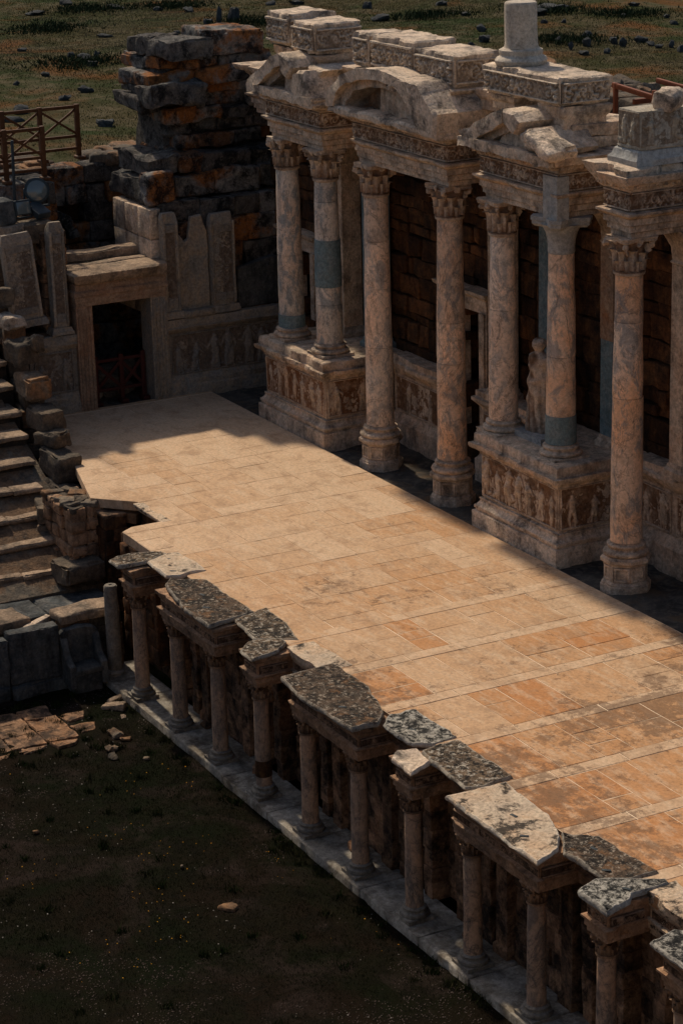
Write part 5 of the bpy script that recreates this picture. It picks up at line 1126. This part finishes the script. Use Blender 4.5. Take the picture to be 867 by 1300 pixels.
for a in np.linspace(8, 172, 9): block(mb, (-3.92, -2.4-.62*math.cos(R(a)), 3.35+.62*math.sin(R(a))), (.4, .2, .26), r=(-R(a)+math.pi/2, 0, 0), bev=.02, rough=.015, n=.1, seed=int(a))
mb.build('arch', M['ruin'], rw)
mb = MB(); rs3 = random.Random(4)
for q in range(26):
    y = rs3.uniform(-5.6, .8); x = rs3.uniform(-5.3, -3.8); block(mb, (x, y, 5.08+rs3.uniform(-.1, .1)), (rs3.uniform(.5, 1.1), rs3.uniform(.5, 1.2), .28), r=(rs3.uniform(-.08, .08), rs3.uniform(-.08, .08), rs3.uniform(0, 3)), bev=.07, rough=.04, n=.13, seed=q, chip=.06)
mb.build('cap_stones', M['seatdark'], rw)

# ruined corner of the stage building: irregular big blocks in courses
ru = thing('ruined_wall', 'tall ruin of dark weathered blocks with rusty patches, behind the far end of the stage', 'wall', (-1.5, .5, 0))
CR = [(1.85, 2.7, -0.9, 2.5, -0.38, 0.05), (2.7, 3.5, -0.95, 2.5, -0.42, 0.05), (3.5, 4.1, -0.95, 2.5, -0.42, 0.05), (4.1, 4.6, -0.95, 2.6, -0.5, 0.06), (4.6, 5.15, -1.02, 2.6, -0.9, 0.14), (5.15, 5.6, -0.95, 2.7, -1.0, 0.14), (5.6, 5.95, 0.15, 2.8, -1.75, 0.14), (5.95, 6.25, 0.1, 2.8, -1.8, 0.16), (6.25, 6.58, -0.1, 2.8, -1.75, 0.16), (6.58, 6.9, -0.5, 2.9, -1.75, 0.2), (6.9, 7.15, -0.35, 2.9, -1.8, 0.2), (7.15, 7.5, -0.45, 2.9, -1.8, 0.2), (7.5, 7.8, -0.1, 2.9, -1.9, 0.2)]
mb = MB(); rs4 = random.Random(21)
for q, (z0, z1, y0, y1, xf, jt) in enumerate(CR):
    y = y0
    while y < y1:
        l = rs4.uniform(.45, 1.3); l = min(l, y1-y) if y1-y-l > .25 else y1-y
        d = rs4.uniform(1.6, 2.2); j = rs4.uniform(-jt, jt)
        block(mb, (xf-d/2+j, y+l/2, (z0+z1)/2+rs4.uniform(-.02, .02)), (d, l-.015, z1-z0-.012), r=(rs4.uniform(-.02, .02), rs4.uniform(-.02, .02), rs4.uniform(-.04, .04)), bev=.03 if q > 3 else .025, rough=.06 if q > 3 else .025, n=.09, seed=rs4.randrange(999), tint=rs4.random(), chip=.07, maxn=9); y += l
mb.build('block_courses', M['ruin'], ru)
mb = MB(); block(mb, (-2.9, 1.35, 4.0), (1.7, 2.6, 7.0), n=.25, bev=.1, rough=.12, tint=.1, maxn=26); mb.build('wall_core', M['ruin'], ru)
mb = MB(); courses(mb, (-2.6, -1.17, 0), (1, 0, 0), (0, -1, 0), 2.25, 1.85, 4.5, 4, 66, .3, .6, 1.2, .01, .02, .014); mb.build('smooth_facing', M['scaenae'], ru)
for q, (c, s_, rz, m, lab) in enumerate((((-2.15, .6, 7.98), (1.2, 1.25, .48), .15, 'ruin', 'hollowed dark block jutting out on top of the tall ruin'), ((-2.4, 1.85, 8.1), (1.4, 1.65, .58), -.05, 'ruinorange', 'orange topped block at the right end of the top of the tall ruin'), ((-3.2, .35, 8.0), (1.2, .9, .46), .05, 'ruin', 'dark flat block at the back left of the top of the tall ruin'), ((-.78, -.75, 4.95), (.55, .7, .7), .1, 'ruinorange', 'rusty orange corner block half way up the tall ruin'), ((-1.75, .15, 6.98), (1.0, 1.5, .5), .06, 'ruin', 'big overhanging lichened block near the top left of the tall ruin'))):
    mb = MB(); block(mb, c, s_, r=(rs4.uniform(-.05, .05), rs4.uniform(-.05, .05), rz), bev=.045, rough=.06, n=.07, seed=q*5+2, chip=.12, maxn=18); mb.T = [np.full(len(v), .95 if m == 'ruinorange' else .3) for v in mb.V]; tag(mb.build('ruin_block', M['ruin']), lab, 'stone block')

# railing on the passage wall
def railing(pts, z, label, h):
    t = thing('timber_railing', label, 'railing', (*pts[0], z))
    for (x, y) in pts:
        mb = MB(); beam(mb, (x, y, z-.05), (x, y, z+h+.06), .11, .11); block(mb, (x+.05, y, z), (.34, .2, .08), bev=.02, rough=0); mb.build('post', M['rust'], t)
    for (a, b) in zip(pts[:-1], pts[1:]):
        for f, w_ in ((1, .08), (.42, .07), (.18, .07)): mb = MB(); beam(mb, (*a, z+h*f), (*b, z+h*f), .06, w_); mb.build('rail', M['rust'], t)
        for f0, f1 in ((.97, .45), (.45, .97)): mb = MB(); beam(mb, (*a, z+h*f0), (*b, z+h*f1), .045, .055); mb.build('brace', M['rust'], t)
    return t
railing([(-4.05, -1.4), (-4.05, -2.38), (-4.05, -3.36), (-4.05, -4.4)], 5.3, 'rusty brown railing with crossed braces standing on the wall behind the ruins', 1.25)
railing([(-2.9, -2.78), (-2.9, -3.75), (-2.9, -4.8)], 5.08, 'lower rusty railing in front of the longer railing, at the left edge', 1.2)
# lamps
pl = thing('lamp_pole', 'thin dark upright pole at the left edge beside the floodlights', 'pole', (-.9, -4.33, 4.2)); mb = MB(); tube(mb, (-.9, -4.33, 4.0), (-.9, -4.28, 6.4), .035); mb.build('pole', M['lampbody'], pl); mb = MB(); lathe(mb, [(.09, 3.98), (.09, 4.02), (.04, 4.04)], (-.9, -4.33, 0), n=16, wear=0); mb.build('foot', M['lampbody'], pl)
t = thing('floodlight', 'round grey drum shaped floodlight on the wall below the railing', 'floodlight', (-1.2, -3.66, 4.85))
mb = MB(); m2 = MB(); lathe(m2, [(.1, -.22), (.2, -.2), (.27, -.05), (.29, .08), (.3, .1), (.27, .12)], n=28, wear=0)
Mx = np.array(Euler((R(12), R(78), 0)).to_matrix()); V = m2.V[0]@Mx.T+np.array([-1.2, -3.66, 5.12]); mb.add(V, m2.F[0]); mb.F.append(m2.F[1]); mb.build('housing', M['lampgrey'], t)
mb = MB(); beam(mb, (-1.2, -3.36, 4.75), (-1.2, -3.36, 5.2), .04); beam(mb, (-1.2, -3.96, 4.75), (-1.2, -3.96, 5.2), .04); beam(mb, (-1.2, -3.98, 4.75), (-1.2, -3.34, 4.75), .05); mb.build('yoke', M['lampbody'], t)
mb = MB(); m2 = MB(); lathe(m2, [(.25, .115), (.2, .135), (.05, .15)], n=28, wear=0); V = m2.V[0]@Mx.T+np.array([-1.2, -3.66, 5.12]); mb.add(V, m2.F[0]); mb.F.append(m2.F[1]); mb.build('lens', M['glass'], t)
t = thing('floodlight', 'square floodlight with pale glass front, lowest and furthest left of the lamps', 'floodlight', (-.75, -4.2, 4.6))
mb = MB(); block(mb, (-.78, -4.2, 4.84), (.16, .42, .36), r=(0, R(-12), R(8)), bev=.02, rough=0); mb.build('housing', M['lampbody'], t)
mb = MB(); block(mb, (-.69, -4.19, 4.85), (.02, .34, .28), r=(0, R(-12), R(8)), bev=.005, rough=0); mb.build('lens', M['glass'], t)
mb = MB(); beam(mb, (-.8, -4.44, 4.84), (-.8, -4.44, 4.6), .03); beam(mb, (-.8, -3.96, 4.84), (-.8, -3.96, 4.6), .03); beam(mb, (-.8, -4.46, 4.6), (-.8, -3.94, 4.6), .04); mb.build('yoke', M['lampbody'], t)
t = thing('floodlight', 'dark boxy floodlight seen edge on, right of the square one', 'floodlight', (-.85, -3.75, 4.5))
mb = MB(); block(mb, (-.85, -3.78, 4.72), (.5, .4, .16), r=(0, R(25), R(20)), bev=.02, rough=0); mb.build('housing', M['lampbody'], t); mb = MB(); beam(mb, (-.85, -3.78, 4.7), (-.85, -3.78, 4.48), .05); mb.build('yoke', M['lampbody'], t)
for q, (c, s_, m, lab) in enumerate((((-.75, -3.95, 4.25), (.7, .75, .5), 'seatdark', 'dark block carrying the floodlights above the slim pilaster'), ((-.9, -4.62, 4.75), (.5, .45, .6), 'parapet', 'pale grey block at the left edge beside the lamp pole'), ((-1.4, -4.55, 4.3), (.8, .9, .55), 'seatdark', 'dark block at the left edge behind the leaning pilaster'), ((-.7, -4.5, 4.35), (.55, .6, .3), 'seat', 'small worn block below the square floodlight'))):
    mb = MB(); block(mb, c, s_, r=(.05, -.04, .1*q), bev=.06, rough=.03, n=.1, seed=q+70, chip=.06); tag(mb.build('stone_block', M[m]), lab, 'stone block')
mb = MB(); courses(mb, (-.7, -5.0, 0), (0, 1, 0), (1, 0, 0), 1.7, 2.0, 4.1, 5, 91, .6, .4, .8, .04, .04, .03); tag(mb.build('rough_wall', M['seatdark']), 'rough dark wall behind the two left pilasters', 'wall')

# ================================================================== FIELD
ROCKS = [(-38.4,13.6,.71,.2),(-31,10.2,.3,.42),(-30.9,9.7,.89,.3),(-32.6,9.8,.34,.28),(-29.5,9.4,.5,.27),(-47.4,14.1,1.06,.24),(-47.1,17.7,1.07,.24),(-43.4,19.6,.83,.31),(-38.4,18.7,.4,.73),(-38.5,19.4,.5,.75),(-38.7,18.3,.56,.36),(-28.7,11.3,.7,.33),(-23.8,6.8,.59,.29),(-22.6,5.6,.47,.26),(-20.6,3.3,.87,.31),(-19.1,2.4,.7,.25),(-16.4,4.4,.74,.3),(-19.8,10.8,.57,.31),(-44.1,23.9,.67,.24),(-43.5,24.8,.8,.28),(-35.6,24.7,.96,.33),(-40,26.5,.41,.38),(-25.8,23.7,.46,.36),(-28.8,25.4,.54,.29),(-23.7,25.6,.4,.31),(-21.8,24.9,.33,.39),(-22.3,25.9,.57,.37),(-25,27.8,.41,.31),(-22.6,27.3,.46,.37),(-21.7,27.1,.34,.34),(-22.7,28.6,.7,.31),(-21.5,28.2,.52,.25),(-20.6,28.5,.34,.31),(-19.4,28.1,.39,.33),(-33.2,31.5,1.34,.37),(-32.4,30.2,1.0,.3),(-31.2,28.3,.4,.23),(-32.7,35.2,.58,.24),(-29.3,29.5,.26,.2),(-29.7,28.8,.32,.23),(-20.7,28,.34,.22),(-29.8,21.3,.72,.25),(-38.3,29.2,.8,.27),(-34.1,27.8,.57,.23),(-49.9,16.6,.83,.28),(-45.2,18.9,.6,.24),(-20.5,24.6,.5,.24),(-20.4,25.5,.33,.22),(-19.4,22.5,.38,.24),(-28.2,33.7,.4,.23),(-29.5,32.5,.33,.2),(-37.2,16.2,.36,.2),(-36.3,9.3,.41,.22),(-28.2,7.1,.38,.19),(-26.9,5.5,.32,.21),(-21,22.4,.36,.21),(-25.1,22.7,.34,.22),(-26.3,32.7,.36,.23)]
pro = []
for q in range(6):
    mb = MB(); block(mb, (0, 0, .42), (1, .9, 1), r=(0, 0, q), bev=.33, rough=.2, n=.14, seed=q*11, chip=.1); o = mb.build('field_rock', M['rock'], loc=(0, 0, 0)); pro.append(o)
for q, (x, y, w_, h_) in enumerate(ROCKS):
    o = pro[q] if q < 6 else pro[q % 6].copy()
    if q >= 6: COL.objects.link(o)
    z = float(field_z(np.array([x]), np.array([y]))[0]); o.location = (x, y, z-.05); o.scale = (w_*.72, w_*random.uniform(.5, .8), h_*.95); o.rotation_euler = (0, 0, random.uniform(0, 6))
    tag(o, 'tall upright dark stone of the close pair standing in the far field' if q in (8, 9) else 'small dark weathered boulder lying in the grass field behind the ruins', 'boulder', 'pair of upright stones in the field' if q in (8, 9) else 'boulders scattered in the field')

def tufts(name, XY, z, h0, h1, wd, tint, mat, lean=.5, blades=3, seed=1, spread=.04):
    rg = np.random.default_rng(seed); n = len(XY)*blades
    B = np.repeat(np.c_[XY, z], blades, 0); B[:, :2] += rg.normal(0, spread, (n, 2)); a = rg.uniform(0, 6.283, n)
    h = rg.uniform(h0, h1, n); L = rg.uniform(0, lean, n)*h; b = rg.uniform(0, 6.283, n)
    w_ = rg.uniform(.5, 1, n)*wd; d = np.c_[np.cos(a)*w_, np.sin(a)*w_, 0*a]
    tip = B+np.c_[np.cos(b)*L, np.sin(b)*L, h]
    V = np.stack([B-d, B+d, tip], 1).reshape(-1, 3); V[:, 2] -= .01
    F = np.arange(3*n).reshape(-1, 3); T = np.repeat(np.clip(np.repeat(tint, blades)+rg.normal(0, .12, n), 0, 1), 3)
    m = MB(); m.add(V, F, T); return struct(m.build(name, mat, loc=(0, 0, 0), smooth=180, fix=False), 'stuff')
rg = np.random.default_rng(3)
# orchestra grass, thinner on the bare earth
XY = np.c_[rg.uniform(9.6, 31, 260000), rg.uniform(-19, -6.9, 260000)]
P3 = np.c_[XY, np.zeros(len(XY))]; dn = fbm(P3, .55, 4, 12)+.5*fbm(P3, 2.4, 3, 14); keep = dn > rg.uniform(-.75, .55, len(XY))
pat = (XY[:, 0] < 12.3) & (XY[:, 1] < -7.75) & (XY[:, 1] > -10.4)
XY = XY[keep & ~pat]; P3 = np.c_[XY, np.zeros(len(XY))]
tn = np.clip(.35-.55*fbm(P3, .5, 3, 12)+.3*fbm(P3, 3, 2, 4), 0, 1)
tufts('orchestra_grass', XY, np.full(len(XY), -2.95)+.035*fbm(P3, .8, 4, 4), .015, .055, .006, tn, M['grass'], .9, 2, 5, .02)
XY = np.c_[rg.uniform(9.6, 31, 2400), rg.uniform(-18, -6.95, 2400)]; P3 = np.c_[XY, np.zeros(len(XY))]; XY = XY[fbm(P3, .5, 3, 40) > .15]
mb = MB()
tet = np.array([[1, 0, 0], [-.5, .87, 0], [-.5, -.87, 0], [0, 0, .8], [.3, .5, .6]])
def crumbs(name, XY, r0, r1, mat, zoff, lab=None, tints=None):
    n = len(XY); r = rg.uniform(r0, r1, n)[:, None, None]; V = tet[None]*r*rg.uniform(.6, 1.4, (n, 5, 1))
    P3 = np.c_[XY, np.zeros(n)]; V = V+np.c_[XY, -2.95+.035*fbm(P3, .8, 4, 4)+zoff][:, None, :]
    F0 = np.array([[0, 1, 3], [1, 2, 3], [2, 0, 3], [0, 4, 1], [1, 4, 3], [0, 3, 4]]); F = (F0[None]+np.arange(n)[:, None, None]*5).reshape(-1, 3)
    m = MB(); m.add(V.reshape(-1, 3), F, np.repeat(tints, 5) if tints is not None else .5); return struct(m.build(name, mat, loc=(0, 0, 0), smooth=180, fix=False), 'stuff')
crumbs('orchestra_pebbles', XY, .005, .015, M['pebble'], .01)
XY = np.c_[rg.uniform(9.6, 31, 60000), rg.uniform(-18, -6.95, 60000)]; P3 = np.c_[XY, np.zeros(len(XY))]; XY = XY[(fbm(P3, .55, 4, 12)+.5*fbm(P3, 2.4, 3, 14)) < -.22]
crumbs('orchestra_gravel', XY, .005, .017, M['gravel'], .005)
XY = np.c_[rg.uniform(12, 28, 500), rg.uniform(-12, -7.1, 500)]; P3 = np.c_[XY, np.zeros(len(XY))]; XY = XY[fbm(P3, .7, 3, 50) > .2]
crumbs('orchestra_flowers', XY, .007, .015, M['petal'], .05, tints=rg.choice([.1, .4], len(XY)))
wp = np.concatenate([np.c_[rg.uniform(10, 30, 60), rg.uniform(-7.25, -6.97, 60)], np.c_[rg.uniform(10, 28, 110), rg.uniform(-15, -7.2, 110)], np.c_[rg.uniform(9.7, 12.6, 40), rg.uniform(-10.5, -7.5, 40)]])
wt = np.repeat(wp, 26, 0)+rg.normal(0, .055, (len(wp)*26, 2)); P3 = np.c_[wt, np.zeros(len(wt))]
tufts('orchestra_weeds', wt, -2.95+.035*fbm(P3, .8, 4, 4), .04, .14, .012, np.repeat(rg.uniform(.0, .75, len(wp)), 26), M['weed'], .9, 2, 15, .02)
# field grass: denser and longer in pale dry bands
XY = np.c_[rg.uniform(-66, -5.2, 420000), rg.uniform(-6, 56, 420000)]
x, y = XY[:, 0], XY[:, 1]
wed = (y < -.62*(x+4)+28) & (y > -.36*(x+4)-8.5) & ~((x > -6.3) & (y < 7))
XY = XY[wed]; P3 = np.c_[XY, np.zeros(len(XY))]
band = fbm(P3@np.array([[.5, -.35, 0], [.75, 1.0, 0], [0, 0, 1]]), .12, 4, 31)+.35*fbm(P3, .8, 3, 33)
keep = rg.uniform(-.6, .9, len(XY)) < band+.25; XY = XY[keep]; band = band[keep]; P3 = P3[keep]
tufts('field_grass', XY, field_z(XY[:, 0], XY[:, 1]), .025, .075, .018, np.clip(.22+.9*band, 0, 1), M['fieldgrass'], .9, 2, 9, .08)
bp = [(-42, 12.5), (-47, 16.5), (-38, 20), (-30, 33), (-33, 31), (-24, 26), (-30, 9), (-46, 20), (-35, 26.5)]
pts = np.concatenate([np.array(b)+rg.normal(0, [.8, .9], (420, 2)) for b in bp])
tufts('low_shrubs', pts, field_z(pts[:, 0], pts[:, 1])+rg.uniform(0, .18, len(pts)), .06, .2, .035, rg.uniform(0, 1, len(pts)), M['shrub'], 1.2, 3, 12, .1)

# ================================================================== LIGHT, CAMERA
dirv = Vector((.90, -.03, -1.0)).normalized()
sun = bpy.data.lights.new('sun', 'SUN'); sun.energy = 4.2; sun.angle = R(2.2); sun.color = (1., .86, .68)
so = bpy.data.objects.new('sun', sun); COL.objects.link(so); so.rotation_euler = dirv.to_track_quat('-Z', 'Y').to_euler(); so.location = (0, 0, 40)
wd = bpy.data.worlds.new('World'); sc.world = wd; wd.use_nodes = True
nt = wd.node_tree; nt.nodes.clear(); sk_ = nt.nodes.new('ShaderNodeTexSky'); sk_.sky_type = 'NISHITA'; sk_.sun_disc = False
elev = math.asin(-dirv.z); az = math.atan2(-dirv.x, -dirv.y)
sk_.sun_elevation = elev; sk_.sun_rotation = az % (2*math.pi); sk_.altitude = 350; sk_.air_density = 1.; sk_.dust_density = 3.
bg = nt.nodes.new('ShaderNodeBackground'); bg.inputs[1].default_value = .11; ow = nt.nodes.new('ShaderNodeOutputWorld')
nt.links.new(sk_.outputs[0], bg.inputs[0]); nt.links.new(bg.outputs[0], ow.inputs[0])

yaw, pit, rol = R(152.306), R(18.0472), R(-1.5362)
f = Vector((math.cos(pit)*math.cos(yaw), math.cos(pit)*math.sin(yaw), -math.sin(pit)))
r = f.cross(Vector((0, 0, 1))).normalized(); u = r.cross(f)
r2 = r*math.cos(rol)+u*math.sin(rol); u2 = -r*math.sin(rol)+u*math.cos(rol)
cam = bpy.data.cameras.new('camera'); co = bpy.data.objects.new('camera', cam); COL.objects.link(co)
co.matrix_world = Matrix(((r2.x, u2.x, -f.x, 51), (r2.y, u2.y, -f.y, -23.2), (r2.z, u2.z, -f.z, 15), (0, 0, 0, 1)))
cam.sensor_fit = 'VERTICAL'; cam.sensor_height = 24; cam.lens = 24*3007.38/1300; cam.clip_end = 3000; cam.clip_start = .5
sc.camera = co
sc.view_settings.view_transform = 'Standard'; sc.view_settings.look = 'None'; sc.view_settings.gamma = 1.; sc.view_settings.exposure = -.38
sc.view_settings.use_curve_mapping = False
sc.cycles.use_denoising = True; sc.cycles.max_bounces = 5; sc.cycles.diffuse_bounces = 4
for o in bpy.data.objects:
    if '_o' in o: del o['_o']
